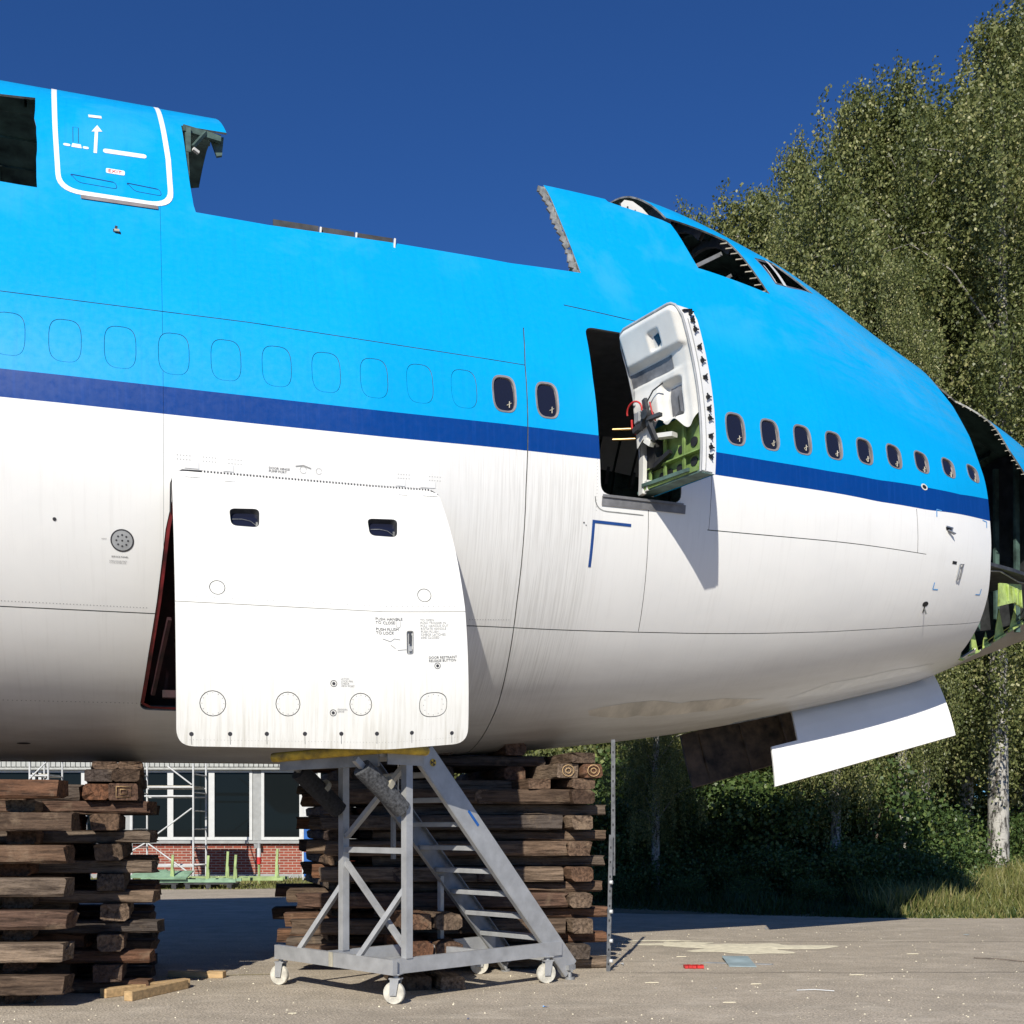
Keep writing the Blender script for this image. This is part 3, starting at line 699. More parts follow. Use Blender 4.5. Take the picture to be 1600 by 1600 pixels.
def decal(o, poly, off, fn=sk, mi=0):
    a = np.array(poly); vs = [tuple(v) for v in fn(a[:, 0], a[:, 1], off)]
    for t in tessellate_polygon([[Vector((x, y, 0)) for x, y in poly]]): o.add([vs[i] for i in t], [(0, 1, 2)], mi)
w = MB()
ribbon(w, [(8.70, A_(.838)), (9.05, A_(.857)), (9.52, A_(.822)), (9.14, A_(.803)), (8.88, A_(.795)), (8.70, A_(.838))], .05, -.012)
wf = w.build('windscreen_frame', M['alu'], AC)
w = MB(); ribbon(w, [(8.90, A_(.848)), (9.02, A_(.797))], .055, .006); ribbon(w, [(8.84, A_(.838)), (8.92, A_(.80))], .018, -.03)
w.build('windscreen_post', M['white2'], AC)
w = MB(); decal(w, [(8.98, A_(.845)), (9.06, A_(.852)), (9.50, A_(.8235)), (9.14, A_(.807)), (9.05, A_(.803))], -.16); w.build('cockpit_sill_panel', M['lining'], AC)
w = MB(); decal(w, [(6.92, -A_(.84)), (7.6, -A_(.84)), (7.6, -A_(.985)), (7.06, -A_(.985))], -.03)
for k in range(6): ribbon(w, [(6.95, -A_(.845 + .025*k)), (7.5, -A_(.845 + .025*k))], .02, -.07)
w.build('crown_lining', M['lining'], AC)
w = MB()
for k in range(5): decal(w, [(7.5 + .32*k, -A_(.62)), (7.78 + .32*k, -A_(.62)), (7.78 + .32*k, -A_(.97)), (7.5 + .32*k, -A_(.97))], -.15)
w.build('cockpit_lining', M['lining'], AC)
fl = [(6.74, 4.00), (6.80, 4.16), (6.90, 4.27), (7.02, 4.27), (7.16, 4.20), (7.36, 4.03), (7.36, 3.90), (6.74, 3.90)]
w = MB(); w.prism([(x, -1.04, z) for x, z in fl], (0, .02, 0)); fo = w.build('crown_flange', M['lining'], AC, label='cream flange left standing at the front of the crown cut')
for k in range(5):
    w = MB(); w.beam((6.84 + .11*k, -1.075, 4.04), (6.82 + .11*k, -1.07, 4.20 - .03*k), .02, .016); w.build('flange_rib', M['darkgrey'], fo)
# clips left along the cut edges
cl = MB()
for i in range(9):
    t = (i + .5) / 9; s = 8.304 + (8.701 - 8.304) * t; a = A_(.8523) + (A_(.7634) - A_(.8523)) * t
    p = Vector(sk(s - .02, a, -.02)); cl.beam(p, p + Vector((-.09, .02, -.015)), .022, .012)
cl.build('edge_clips', M['tape'], AC)
cl = MB()
for i in range(15):
    t = (i + .5) / 15; s = np.interp(t, [0, .33, .66, 1], [5.631, 5.692, 5.769, 5.84]); a = A_(np.interp(t, [0, .33, .66, 1], [.8465, .7958, .7514, .6999]))
    p = Vector(sk(s, a, -.03)); cl.box(p + Vector((-.03, .02, 0)), (.07 + .05 * RNG.random(), .03, .05 + .05 * RNG.random()), Matrix.Rotation(RNG.random(), 3, 'Y'))
cl.build('torn_edge_brackets', M['rim'], AC)
cl = MB()
for i in range(17):
    t = (i + RNG.random() * .5) / 17; s = np.interp(t, [0, .3, .6, 1], [12.3, 12.80, 12.95, 13.3]); a = A_(np.interp(t, [0, .3, .6, 1], [.895, .8421, .765, .685]))
    p = Vector(sk(s, a, -.01)); cl.beam(p, p + Vector((-.03 - .05 * RNG.random(), .02, -.02 * RNG.random())), .014, .01)
cl.build('edge_clips', M['tape'], AC)
# torn green structure in the nose opening
g = MB(); g.prism([(12.55, -1.55, -.62), (13.3, -1.15, -.52), (13.42, -1.05, -.85), (13.0, -1.35, -.84), (12.45, -1.65, -.98)], (.0, .03, 0))
for k in range(4): g.beam((12.75 + .16*k, -1.48 + .09*k, -.62), (12.78 + .16*k, -1.46 + .09*k, -.86), .03, .02)
g.build('torn_floor_web', M['greenbright'], AC)
for i, (s0, s1, h0, w_) in enumerate(((12.42, 12.62, .14, .04), (12.62, 12.95, .36, .05), (12.95, 13.2, .20, .05), (13.2, 13.55, .42, .05), (13.55, 14.0, .34, .04))):
    p0 = Vector(surf(s0, A_(.15))); p1 = Vector(surf(s1, A_(.13))); g = MB()
    g.prism([p0 + Vector((0, .06, -.05)), p1 + Vector((0, .06, -.05)), p1 + Vector((-.02, .10, h0 * .4)), p0.lerp(p1, .62) + Vector((0, .09, h0)), p0.lerp(p1, .30) + Vector((0, .09, h0 * .35))], (0, .015, 0))
    g.beam(p0 + Vector((0, .05, -.02)), p1 + Vector((0, .05, -.02)), .03, .03); g.build('torn_keel_web', M['greenbright'], AC)
g = MB(); pts = [(12.40, .14), (12.55, .118), (12.70, .155), (12.85, .105), (13.05, .125), (13.2, .155), (13.4, .11), (13.7, .12), (14.0, .16), (14.1, .09), (12.5, .075)]
decal(g, [(s, A_(v)) for s, v in pts], -.06); g.build('torn_keel_web', M['greenbright'], AC)
g = MB(); g.path([(12.0, -1.7, -.5), (12.5, -1.62, -.47), (13.2, -1.2, -.50), (13.9, -.8, -.42)], .012); g.build('hanging_cable', M['rim'], AC)
# floor panels standing behind the cut, seen as dark strips on the skyline
for i, (s0, s1) in enumerate(((2.12, 2.62), (2.65, 3.02), (3.05, 3.46))):
    b = MB(); b.box(((s0+s1)/2, -2.30, 2.52 - .004*i), (s1 - s0, .03, .20)); b.build('floor_panel_edge', M['darkgrey'], AC)
    b = MB(); b.beam((s1 + .01, -2.335, 2.48), (s1 + .02, -2.33, 2.60), .03, .02); b.build('floor_clip', M['lining'], AC)
# brackets under the crown remnant
b = MB()
b.beam((1.20, -1.64, 3.84), (1.62, -1.55, 3.84), .05, .07); b.beam((1.26, -1.66, 3.84), (1.25, -1.85, 3.45), .05, .04); b.beam((1.45, -1.6, 3.86), (1.30, -1.8, 3.56), .04, .03)
b.prism([(1.50, -1.5, 3.88), (1.66, -1.5, 3.9), (1.64, -1.48, 3.70), (1.58, -1.48, 3.68)], (0, .04, 0)); hoop(1.22, A_(.70), A_(.83), .09, .03, b); b.build('crown_brackets', M['primer'], AC)
b = MB(); b.beam((1.30, -1.83, 3.52), (1.36, -1.80, 3.50), .04, .03); b.build('bracket_tip', M['lining'], AC)

# ---- passenger door, swung out and forward
PA = np.array([6.245, 2.84]); PD = np.array([.263, .965]); PN = np.array([.965, -.263])
_zz = np.linspace(-1.2, 3.2, 300); _a = np.linspace(0, LP, 600); _q = surf(np.full(600, 6.3), _a)
_w = np.interp(_zz, _q[:, 2], -_q[:, 1]); _w7 = float(np.interp(.7, _zz, _w))
ZT, ZB = 1.60, -.21; HD = ZT - ZB
def pd(u, z, n=0.):
    o = float(np.interp(z, _zz, _w)) - _w7 + n; x = PA + PD * u + PN * o
    return Vector((x[0], -x[1], z))
def pdgrid(o, us, zs, nf, mi=0, smooth=True, mask=None):
    k = {}; vs = []; fs = []
    for j, z in enumerate(zs):
        for i, u in enumerate(us): vs.append(pd(u, z, nf(u, z)))
    n = len(us)
    for j in range(len(zs) - 1):
        for i in range(n - 1):
            if mask and not mask((us[i] + us[i+1]) / 2, (zs[j] + zs[j+1]) / 2): continue
            fs.append((j*n + i, j*n + i + 1, (j+1)*n + i + 1, (j+1)*n + i))
    o.add(vs, fs, mi, smooth)
def ss(x, a, b): t = min(1, max(0, (x - a) / (b - a))); return t * t * (3 - 2 * t)
DW = 1.04
topz = lambda u: ZT - .16 * (1 - math.sqrt(max(0, 1 - max(0, (u - (DW - .16)) / .16) ** 2))) - .16 * (1 - math.sqrt(max(0, 1 - max(0, (.14 - u) / .14) ** 2)))
d = MB()   # door box: outer skin + the edges
us = np.concatenate([np.linspace(0, .16, 6), np.linspace(.25, DW - .16, 7), np.linspace(DW - .13, DW, 6)])
zs = np.linspace(0, 1, 26)
for n_, mi_ in ((.20, 0),):
    vs = []; 
    for t in zs:
        for u in us: vs.append(pd(u, ZB + (topz(u) - ZB) * t, n_))
    n = len(us); d.add(vs, [(j*n + i, j*n + i + 1, (j+1)*n + i + 1, (j+1)*n + i) for j in range(len(zs)-1) for i in range(n-1)], 1, True)
per = [(DW, ZB + (topz(DW) - ZB) * t) for t in zs] + [(u, topz(u)) for u in us[::-1]] + [(0, ZB + (topz(0) - ZB) * t) for t in zs[::-1]]
vs = [pd(u, z, .20) for u, z in per] + [pd(u, z, -.01) for u, z in per]; n = len(per)
d.add(vs, [(i, i+1, n+i+1, n+i) for i in range(n-1)], 0, True)
door = d.build('passenger_door', [M['doorwhite'], M['blue']], AC, label='cream and white passenger door swung open with torn lining and green lower structure')
# seal bead round the lining and a second one on the edge
b = MB()
b.path([pd(u, z, -.02) for u, z in per[::2]], .014, 6); b.path([pd(DW + .004, ZB + .03 + (topz(DW) - ZB - .05) * t, .05) for t in zs], .006, 5)
b.build('door_seal', M['greyl'], door)
def lin_n(u, z):
    f = (ZT - z) / HD; e = min(ss(u, 0, .09), ss(DW - u, .0, .09)); et = ss(topz(u) - z, -.005, .08)
    up = .055 * (1 - ss(f, .22, .25)) 
    band = -.030 * ss(f, .22, .25) * (1 - ss(f, .33, .36)) * (1 - ss(u, .62, .86))
    lo = (.03 + .07 * ss(f, .36, .50)) * ss(f, .33, .36) * (1 - .8 * ss(u, .74, .92))
    rec = -.12 * ss(u, .50, .56) * (1 - ss(u, .80, .86)) * ss(f, .385, .42) * (1 - ss(f, .60, .64))
    port = -.05 * ss(u, .50, .53) * (1 - ss(u, .66, .70)) * ss(f, .095, .115) * (1 - ss(f, .19, .21))
    return -(.012 + (up + band + lo + rec + port + .02) * e * et)
lowedge = lambda u: ZT - HD * (.685 + .03 * math.sin(u * 9) + .025 * math.sin(u * 23) - .03 * ss(u, .3, .6))
lu = np.linspace(.0, DW, 60); vs = []; zt_ = np.linspace(0, 1, 78)
for t in zt_:
    for u in lu:
        z = lowedge(u) + (topz(u) - lowedge(u)) * t; vs.append(pd(u, z, lin_n(u, z)))
n = len(lu); b = MB(); b.add(vs, [(j*n+i, j*n+i+1, (j+1)*n+i+1, (j+1)*n+i) for j in range(len(zt_)-1) for i in range(n-1)], 0, True)
b.build('door_lining', M['lining'], door)
b = MB()   # viewing window, then grey faces painting in the shade of step and recess
def pdpoly(o, pts, off, mi=0):
    vs = [pd(u, ZT - HD * f, off + lin_n(u, ZT - HD * f)) for u, f in pts]
    for t in tessellate_polygon([[Vector((u, f, 0)) for u, f in pts]]): o.add([vs[i] for i in t], [(0, 1, 2)], mi)
pdpoly(b, [(.56, .125), (.65, .115), (.66, .17), (.60, .185)], -.004)
b.build('viewing_window', M['pane'], door)
b = MB(); pdgrid(b, np.linspace(.02, .74, 12), [ZT - HD * f for f in np.linspace(.335, .255, 6)], lambda u, z: lin_n(u, z) - .004); b.build('shade_band', M['grey'], door)  # grey laid over the step band as its shadow
b = MB(); pdgrid(b, np.linspace(.60, .80, 8), [ZT - HD * f for f in np.linspace(.60, .43, 8)], lambda u, z: lin_n(u, z) - .003, mask=lambda u, z: (u - .6) * 1.1 + ((ZT - z)/HD - .40) * .5 > .03); b.build('recess_shade', M['grey'], door)  # grey laid inside the recess as its shade
b = MB(); pdpoly(b, [(.72, .50), (.79, .46), (.80, .60), (.76, .64), (.72, .58)], -.008); b.build('recess_pocket', M['darkgrey'], door)
b = MB()
arc = [pd(.20 + .13 * math.cos(t), ZT - HD * (.52 - .055 * math.sin(t)), -.22) for t in np.linspace(-.3, 3.3, 14)]; b.path(arc, .011, 6)
b.path([pd(.08, ZT - HD * .55, -.17), pd(.07, ZT - HD * .60, -.17), pd(.10, ZT - HD * .64, -.14)], .014, 6)
b.path([pd(.44, ZT - HD * .50, -.19), pd(.46, ZT - HD * .57, -.19), pd(.48, ZT - HD * .62, -.17)], .010, 6); b.build('red_cable', M['redb'], door)
b = MB()
b.beam(pd(.36, ZT - HD * .47, -.19), pd(.40, ZT - HD * .64, -.20), .07, .04); b.beam(pd(.36, ZT - HD * .56, -.2), pd(.24, ZT - HD * .64, -.2), .05, .04)
b.beam(pd(.40, ZT - HD * .60, -.21), pd(.60, ZT - HD * .60, -.19), .05, .04); b.path([pd(.38, ZT - HD * .50, -.19), pd(.5, ZT - HD * .44, -.17), pd(.62, ZT - HD * .41, -.12)], .009, 5)
b.tube(pd(.38, ZT - HD * .57, -.25), pd(.38, ZT - HD * .57, -.12), .055, 12); b.beam(pd(.40, ZT - HD * .63, -.2), pd(.43, ZT - HD * .73, -.14), .09, .04)
b.build('door_handle', M['darkgrey'], door)
b = MB(); b.box(pd(.19, ZT - HD * .555, -.16), (.06, .13, .12)); b.beam(pd(.10, ZT - HD * .46, -.13), pd(.13, ZT - HD * .46, -.13), .03, .03); b.build('latch_box', M['greyl'], door, bevel=.008)
b = MB(); b.beam(pd(.10, ZT - HD * .625, -.15), pd(.30, ZT - HD * .60, -.15), .09, .06); b.build('slide_pocket', M['darkgrey'], door)
# green lower structure with lightening holes
g = MB(); pdgrid(g, np.linspace(.12, DW - .02, 14), np.linspace(ZB + .03, ZT - HD * .60, 10), lambda u, z: .07)
for k, u in enumerate((.14, .40, .72)): g.beam(pd(u, ZB + .04, .03), pd(u, ZT - HD * .64, .03), .05, .02)
g.beam(pd(.12, ZB + .26, .02), pd(DW - .03, ZB + .26, .02), .08, .014); g.beam(pd(.12, ZB + .04, .0), pd(DW - .03, ZB + .04, .0), .10, .05)
g.build('door_structure', M['greendoor'], door)
for (u, z, r) in ((.30, ZB + .15, .042), (.44, ZB + .16, .042), (.60, ZB + .165, .045), (.84, ZB + .18, .052), (.34, ZB + .36, .042), (.62, ZB + .37, .045), (.84, ZB + .40, .055)):
    h = MB(); nn_ = Vector((PN[0], -PN[1], 0)) * .01; c = pd(u, z, .066); h.tube(c - nn_, c + nn_ * .2, r, 16); h.build('lightening_hole', M['black'], door)
b = MB(); b.prism([pd(-.02, ZB + .0, .16), pd(DW, ZB - .01, .16), pd(DW, ZB - .01, -.03), pd(-.02, ZB, -.03)], (0, 0, .03)); b.beam(pd(.1, ZB + .07, -.06), pd(.9, ZB + .05, -.06), .03, .04); b.build('lower_gate', M['primer'], door)
b = MB(); b.beam(pd(.06, ZB - .02, -.02), pd(.06, ZB + .42, -.02), .11, .05); b.box(pd(.15, ZB + .06, -.02), (.06, .08, .12)); b.build('corner_post', M['lining'], door)
b = MB(); b.beam(pd(.42, ZT - HD * .70, -.10), pd(.66, ZT - HD * .72, -.06), .10, .05); b.beam(pd(.24, ZT - HD * .70, -.12), pd(.34, ZT - HD * .74, -.12), .07, .05); b.build('torn_lining_piece', M['lining'], door)
b = MB(); b.box(pd(.22, ZT - HD * .78, .03), (.12, .22, .30)); b.beam(pd(.30, ZB + .24, -.05), pd(.55, ZB + .35, -.03), .06, .05); b.build('latch_mechanism', M['black'], door)
for k in range(12):   # stop fittings down the edge
    f = [.035, .075, .13, .23, .31, .41, .53, .60, .66, .77, .84, .90][k]; z = ZT - .05 - (HD - .06) * f
    b = MB(); c = pd(DW + .012, z, .115); ax = Vector((PD[0], -PD[1], 0)); ay = Vector((PN[0], -PN[1], 0))
    b.tube(c - ax * .012, c + ax * .012, .024, 8)
    for t in (0.4, 2.4, 4.4): b.beam(c + ax * .008, c + ax * .010 + (ay * math.cos(t + k) + Vector((0, 0, 1)) * math.sin(t + k)) * .042, .012, .012)
    b.build('stop_fitting', M['black'], door)
b = MB(); b.beam(pd(DW - .02, topz(DW-.02) - .02, .02), pd(DW - .05, topz(DW-.05) - .01, .19), .06, .02); b.build('door_top_latch', M['black'], door)
for z in (.62, .50):
    b = MB(); p = Vector((6.05, -2.55, z)); b.tube(p, p + Vector((.24, -.12, -.005)), .016, 8); b.build('hinge_arm', M['brass'], AC)
# sill and doorway trim
b = MB(); ribbon(b, [(5.74, A_(.4195) - .045), (6.86, A_(.4175) - .045)], .11, .012); ribbon(b, [(5.74, A_(.4195) + .012), (6.82, A_(.4175) + .012)], .03, .03); b.build('door_sill', M['grey'], AC)
b = MB(); dr = [(x, y) for x, y in round_poly([(5.66, A_(.60)), (5.63, A_(.5463)), (5.64, A_(.4861)), (5.66, A_(.405)), (6.3, A_(.4035))], [0, 0, 0, .16, 0])]
ribbon(b, [p for p in dr if p[1] < A_(.455)], .012, .003); b.build('doorway_doubler', M['rim'], AC)

# ---- markings, ports and small fittings on the skin
def mark(name, mat, *rib, parent=AC, off=.004, fn=sk, **kw):
    b = MB()
    for r_ in rib:
        if r_[0] == 'r': ribbon(b, r_[1], r_[2], off, fn)
        elif r_[0] == 'p': decal(b, r_[1], off, fn)
        elif r_[0] == 'c': fan(b, circle(*r_[1]), off, fn)
    return b.build(name, mat, parent, **kw)
# ---- cargo door, hinged at the top
def ck(s, a, off=0.): return cdoor(s, a) + nrm_c(s, a) * off
def nrm_c(s, a):
    e = 3e-3; s = np.asarray(s, float); a = np.asarray(a, float)
    n = np.cross(cdoor(s, a + e) - cdoor(s, a - e), cdoor(s + e, a) - cdoor(s - e, a)); n = -n / np.linalg.norm(n, axis=-1, keepdims=True); return n * _sg
co = round_poly([(1.0, HA - .002), (1.0, A_(.1435)), (3.845, A_(.1425)), (3.835, A_(.27)), (3.80, A_(.33)), (3.735, HA - .002)], [.14, .16, .16, 0, 0, .14], 7)
cw = [round_poly([(1.53, A_(.3635)), (1.815, A_(.3655)), (1.80, A_(.3440)), (1.54, A_(.3442))], .06), round_poly([(2.90, A_(.3640)), (3.21, A_(.3650)), (3.18, A_(.3436)), (2.905, A_(.3442))], .06)]
cc = [(1.384, A_(.280), .075), (3.41, A_(.2817), .075), (1.328, A_(.1797), .122), (2.025, A_(.1807), .118), (2.728, A_(.1820), .112)]
ccl = [(circle(s, a, r), circle(s, a, r - .008)) for s, a, r in cc] + [(superell(3.466, A_(.1801), .148, .125, 28, 2.6), superell(3.466, A_(.1801), .140, .117, 28, 2.6))]
ch = [(s, A_(v)) for s, v in ((1.134, .1537), (1.486, .1543), (1.827, .1549), (2.188, .1555), (2.54, .1561), (2.891, .1567), (3.247, .1561), (3.67, .1531))]
chl = [circle(s, a, .020, 10) for s, a in ch]
cseam = [[(.9, A_(.2655) + .004), (3.95, A_(.2655) + .004), (3.95, A_(.2655) - .003), (.9, A_(.2655) - .003)]]
hnd = round_poly([(3.20, A_(.2475)), (3.27, A_(.2475)), (3.26, A_(.2265)), (3.195, A_(.2265))], .02, 3)
cg = [(s, a) for s in np.arange(.95, 3.95, .15) for a in np.arange(A_(.135), HA + .05, .11)]
co = densify(co, .12); cseam = [densify(cseam[0], .12)]
CP, CT = cdt(cg, [co, hnd] + cw + [l for p in ccl for l in p] + chl + cseam, [])
CC = CP[CT].mean(1); arr = np.abs(np.cross(CP[CT[:, 1]] - CP[CT[:, 0]], CP[CT[:, 2]] - CP[CT[:, 0]])); k_ = (arr > 1e-9) & inpoly(CC, co); CT = CT[k_]; CC = CC[k_]
bad = np.zeros(len(CT), bool); deep = np.zeros(len(CT), bool); pc = np.full(len(CT), -1)
for w_ in cw + [hnd]: bad |= inpoly(CC, w_)
for l in chl: deep |= inpoly(CC, l)
for i, (o_, i_) in enumerate(ccl): a_, b_ = inpoly(CC, o_), inpoly(CC, i_); deep |= a_ & ~b_; pc[b_] = i
deep |= inpoly(CC, cseam[0]) & (pc < 0)
def cshell(name, m, th, off, mats, parent, **kw):
    global nrm_s
    keep = nrm_s; nrm_s = lambda s, a, fn=None: nrm_c(s, a)
    o = shell(name, CP, CT[m], np.zeros(m.sum(), int), cdoor, th, mats, parent, 0, off, **kw); nrm_s = keep; return o
cd = cshell('cargo_door', ~bad & ~deep & (pc < 0), .10, 0, [M['cargo']], AC, label='large white cargo door propped open above the stair, two small dark windows near its hinge')
cshell('inner_door_skin', ~bad, 0, -.012, [M['darkgrey']], cd)
for i in range(len(ccl)): cshell('access_cover', pc == i, .006, -.001, [M['cargo']], cd)
for w_ in cw:
    p_ = np.array(w_); c_ = p_.mean(0); b = MB(); ring_mesh(b, list(map(tuple, c_ + (p_ - c_) * 1.03)), w_, .003, .003, ck); ring_mesh(b, w_, list(map(tuple, c_ + (p_ - c_) * .93)), .003, -.06, ck)
    wo_ = b.build('window', M['darkgrey'], cd); b = MB(); fan(b, list(map(tuple, c_ + (p_ - c_) * .95)), -.055, ck); b.build('pane', M['pane'], wo_)
    b = MB(); ribbon(b, [tuple(c_ + np.array((x, y))) for x, y in ((-.12, .01), (-.02, .02), (.06, .0), (.11, -.05))], .006, -.045, ck); ribbon(b, [tuple(c_ + np.array((.12, -.02))), tuple(c_ + np.array((.115, -.085)))], .022, -.03, ck); b.build('window_catch', M['rim'], wo_)
for s, a in ch:
    b = MB(); fan(b, circle(s, a, .021, 10), .001, ck); ribbon(b, [(s, a - .02), (s + .003, a - .10)], .004, .001, ck); b.build('drain_hole', M['ink'], cd)
b = MB(); ribbon(b, hnd + [hnd[0]], .006, .004, ck); b.build('handle_recess', M['inkg'], cd)
b = MB(); fan(b, hnd, -.02, ck); ribbon(b, [(3.235, A_(.2455)), (3.228, A_(.2355))], .025, .006, ck, 1); ribbon(b, [(3.23, A_(.233)), (3.228, A_(.229))], .035, .008, ck); b.build('door_handle', [M['greyl'], M['darkgrey']], cd)
for s, a in ((3.512, A_(.2150)), (2.463, A_(.1994)), (2.458, A_(.1741))):
    b = MB(); fan(b, circle(s, a, .016, 12), .003, ck, 0); ribbon(b, circle(s, a, .030, 16) + [circle(s, a, .030, 16)[0]], .006, .002, ck); b.build('release_button', M['ink'], cd)
b = MB()
for k in range(96):
    s = 1.10 + k * .0275
    if k % 2: ribbon(b, [(s, A_(.2705)), (s + .012, A_(.2705))], .005, .0015, ck)
for s_, a_, r_ in cc[2:] + [(3.466, A_(.1801), .125)]:
    for t in np.arange(0, 6.28, .524): fan(b, circle(s_ + (r_ - .022) * math.cos(t), a_ + (r_ - .022) * math.sin(t), .0045, 6), .0025, ck)
for k in range(84): s = 1.12 + k * .0315; fan(b, circle(s, A_(.1490), .003, 5), .0018, ck); fan(b, circle(s, A_(.4010), .003, 5), .0018, ck)
b.build('rivet_row', M['inkg'], cd, kind='stuff')
# hinge: knuckles along the top edge
b = MB()
for k in range(74):
    s = 1.30 + k * .0322
    c = Vector(sk(s, HA + .006, .016)); b.box(c, (.017, .030, .034), Matrix.Rotation(.3, 3, 'X'))
b.build('hinge_knuckles', M['doorwhite'], AC, kind='stuff')
b = MB()
for k in range(73):
    s = 1.316 + k * .0322; b.box(Vector(sk(s, HA + .002, .010)), (.019, .034, .044))
    if k > 6 and k < 66: b.box(Vector(sk(s, HA - .038, .012)) + Vector((0, -.004, 0)), (.013, .006, .020))
b.build('hinge_gaps', M['ink'], AC, kind='stuff')  # dark blocks painting in the shade between the knuckles
mark('gap_shadow', M['ink'], ('r', [(.985, A_(.375)), (.99, HA - .12), (1.02, HA - .04), (1.10, HA + .016), (1.30, HA + .022)], .014), off=.004)  # dark ribbon painted as the shadow line in the door gap
mark('gap_shadow', M['ink'], ('r', [(3.55, HA + .020), (3.66, HA + .014), (3.75, HA - .03)], .014), off=.012)
for s0, s1, dv in ((1.12, 1.26, .0), (1.50, 1.60, -.02), (3.28, 3.38, -.01), (3.55, 3.72, .0)):
    b = MB(); ribbon(b, [(s0, HA + .075), (s1, HA + .075)], .07, .006); b.build('hinge_plate', M['doorwhite'], AC)
    b = MB(); ribbon(b, [(s0, HA - .075 + dv), (s1, HA - .075 + dv)], .06, .007, ck); b.build('hinge_plate', M['doorwhite'], cd)
b = MB(); lw = [(1.015, HA + .0), (1.02, A_(.385)), (.965, A_(.36)), (.881, A_(.2931)), (.799, A_(.239)), (.71, A_(.172)), (.80, A_(.1655)), (1.2, A_(.164)), (3.95, A_(.162))]
ribbon(b, lw, .038, -.012); b.build('cargo_door_seal', M['red'], AC)
b = MB(); b.beam((.98, -2.72, -1.9), (.82, -1.95, -2.6), .04, .05); b.box((1.0, -1.95, -2.60), (.16, .12, .08)); b.beam((.95, -1.9, -2.56), (.98, -1.9, -2.35), .05, .03); b.build('cargo_latch_fitting', M['maroon'], AC)
b = MB(); b.box((2.4, -1.2, -1.6), (3.2, .04, 2.3)); b.build('hold_lining', M['maroon'], AC)

mark('door_arrow', M['band'], ('r', [(.276, A_(.7610)), (.285, A_(.7940))], .034), ('p', [(.235, A_(.7925)), (.345, A_(.7950)), (.292, A_(.8040))]), off=.010)
mark('door_marking', M['band'], ('r', [(.20, A_(.8180)), (.335, A_(.8195))], .055), off=.010)
mark('door_marking', M['band'], ('p', round_poly([(.355, A_(.7700)), (.355, A_(.7635)), (.80, A_(.7650)), (.80, A_(.7712))], .035)), off=.010)
for s0, s1, h in ((-.045, .025, .04), (.15, .21, .04)): mark('door_marking', M['band'], ('p', round_poly([(s0, A_(.7665) + h/2), (s1, A_(.7665) + h/2), (s1, A_(.7665) - h/2), (s0, A_(.7665) - h/2)], .02)), off=.010)
mark('door_marking', M['band'], ('p', [(.035, A_(.7645)), (.14, A_(.7645)), (.13, A_(.770)), (.045, A_(.770))]), off=.010)
mark('door_handle_outline', M['ink'], ('r', [(.05, A_(.772)), (.045, A_(.795)), (.10, A_(.795)), (.105, A_(.772))], .004), off=.010)
for x0, x1 in ((.02, .48), (.58, .93)):
    mark('door_pocket_outline', M['dblue'], ('r', round_poly([(x0, A_(.7245)), (x1, A_(.7225)), (x1 + .02, A_(.7135)), (x0 + .10, A_(.7145))], .04) + [(x0 + .02, A_(.7245))], .006), ('r', [(x0 + .02, A_(.7245)), (x1 - .02, A_(.7225))], .012), off=.009)
mark('exit_sign_plate', M['band'], ('p', round_poly([(.385, A_(.7415)), (.575, A_(.7415)), (.575, A_(.7345)), (.385, A_(.7345))], .02)), off=.010)
mark('door_sill', M['frame'], ('r', [(.14, A_(.6945)), (.91, A_(.6955))], .055), off=.012)
mark('corner_marking', M['dblue'], ('r', [(5.655, A_(.3457)), (5.655, A_(.3945)), ], .035), ('r', [(5.638, A_(.3935)), (6.145, A_(.3918))], .035))
for s, a, ds, da in ((10.84, A_(.4700), 1, -1), (10.95, A_(.3330), 1, 1), (11.93, A_(.4815), -1, -1), (11.98, A_(.3290), -1, 1)):
    mark('bracket_marking', M['lblue'], ('r', [(s, a), (s + .10 * ds, a)], .022), ('r', [(s, a), (s, a + .14 * da)], .018))
# service disc
mark('service_panel_rim', M['ink'], ('c', (.526, A_(.3475), .112, 28)), off=.003)
dsc = mark('service_panel', M['greyl'], ('c', (.526, A_(.3475), .098, 28)), off=.006)
for k in range(9):
    r_ = .0 if k == 8 else .055; mark('service_port', M['ink'], ('c', (.526 + r_ * math.cos(k * .785), A_(.3475) + r_ * math.sin(k * .785), .010, 8)), off=.008, parent=dsc)
for s, a, r in ((10.62, A_(.5021), .06),): mark('port_ring', M['lining'], ('c', (s, a, r, 20)), off=.004); mark('port_hole', M['black'], ('c', (s, a, r * .62, 16)), off=.006)
mark('skin_hole', M['black'], ('c', (10.897, A_(.3060), .055, 14)), ('r', [(10.90, A_(.301)), (10.905, A_(.290))], .02), off=.004)
b = MB(); b.beam(Vector(sk(10.90, A_(.298), .01)), Vector(sk(10.92, A_(.290), .06)), .025, .012); b.build('bent_tab', M['rim'], AC)
mark('skin_hole', M['black'], ('p', [(11.02, A_(.4440)), (11.13, A_(.4440)), (11.14, A_(.4385)), (11.03, A_(.4385))]), off=.004)
b = MB(); b.beam(Vector(sk(11.05, A_(.4385), .01)), Vector(sk(11.15, A_(.4330), .05)), .05, .012); b.beam(Vector(sk(11.02, A_(.4445), .012)), Vector(sk(11.15, A_(.4440), .012)), .018, .018); b.build('open_latch', M['alu'], AC)
mark('skin_hole', M['black'], ('p', [(11.22, A_(.3870)), (11.31, A_(.3870)), (11.31, A_(.3815)), (11.22, A_(.3815))]), off=.004)
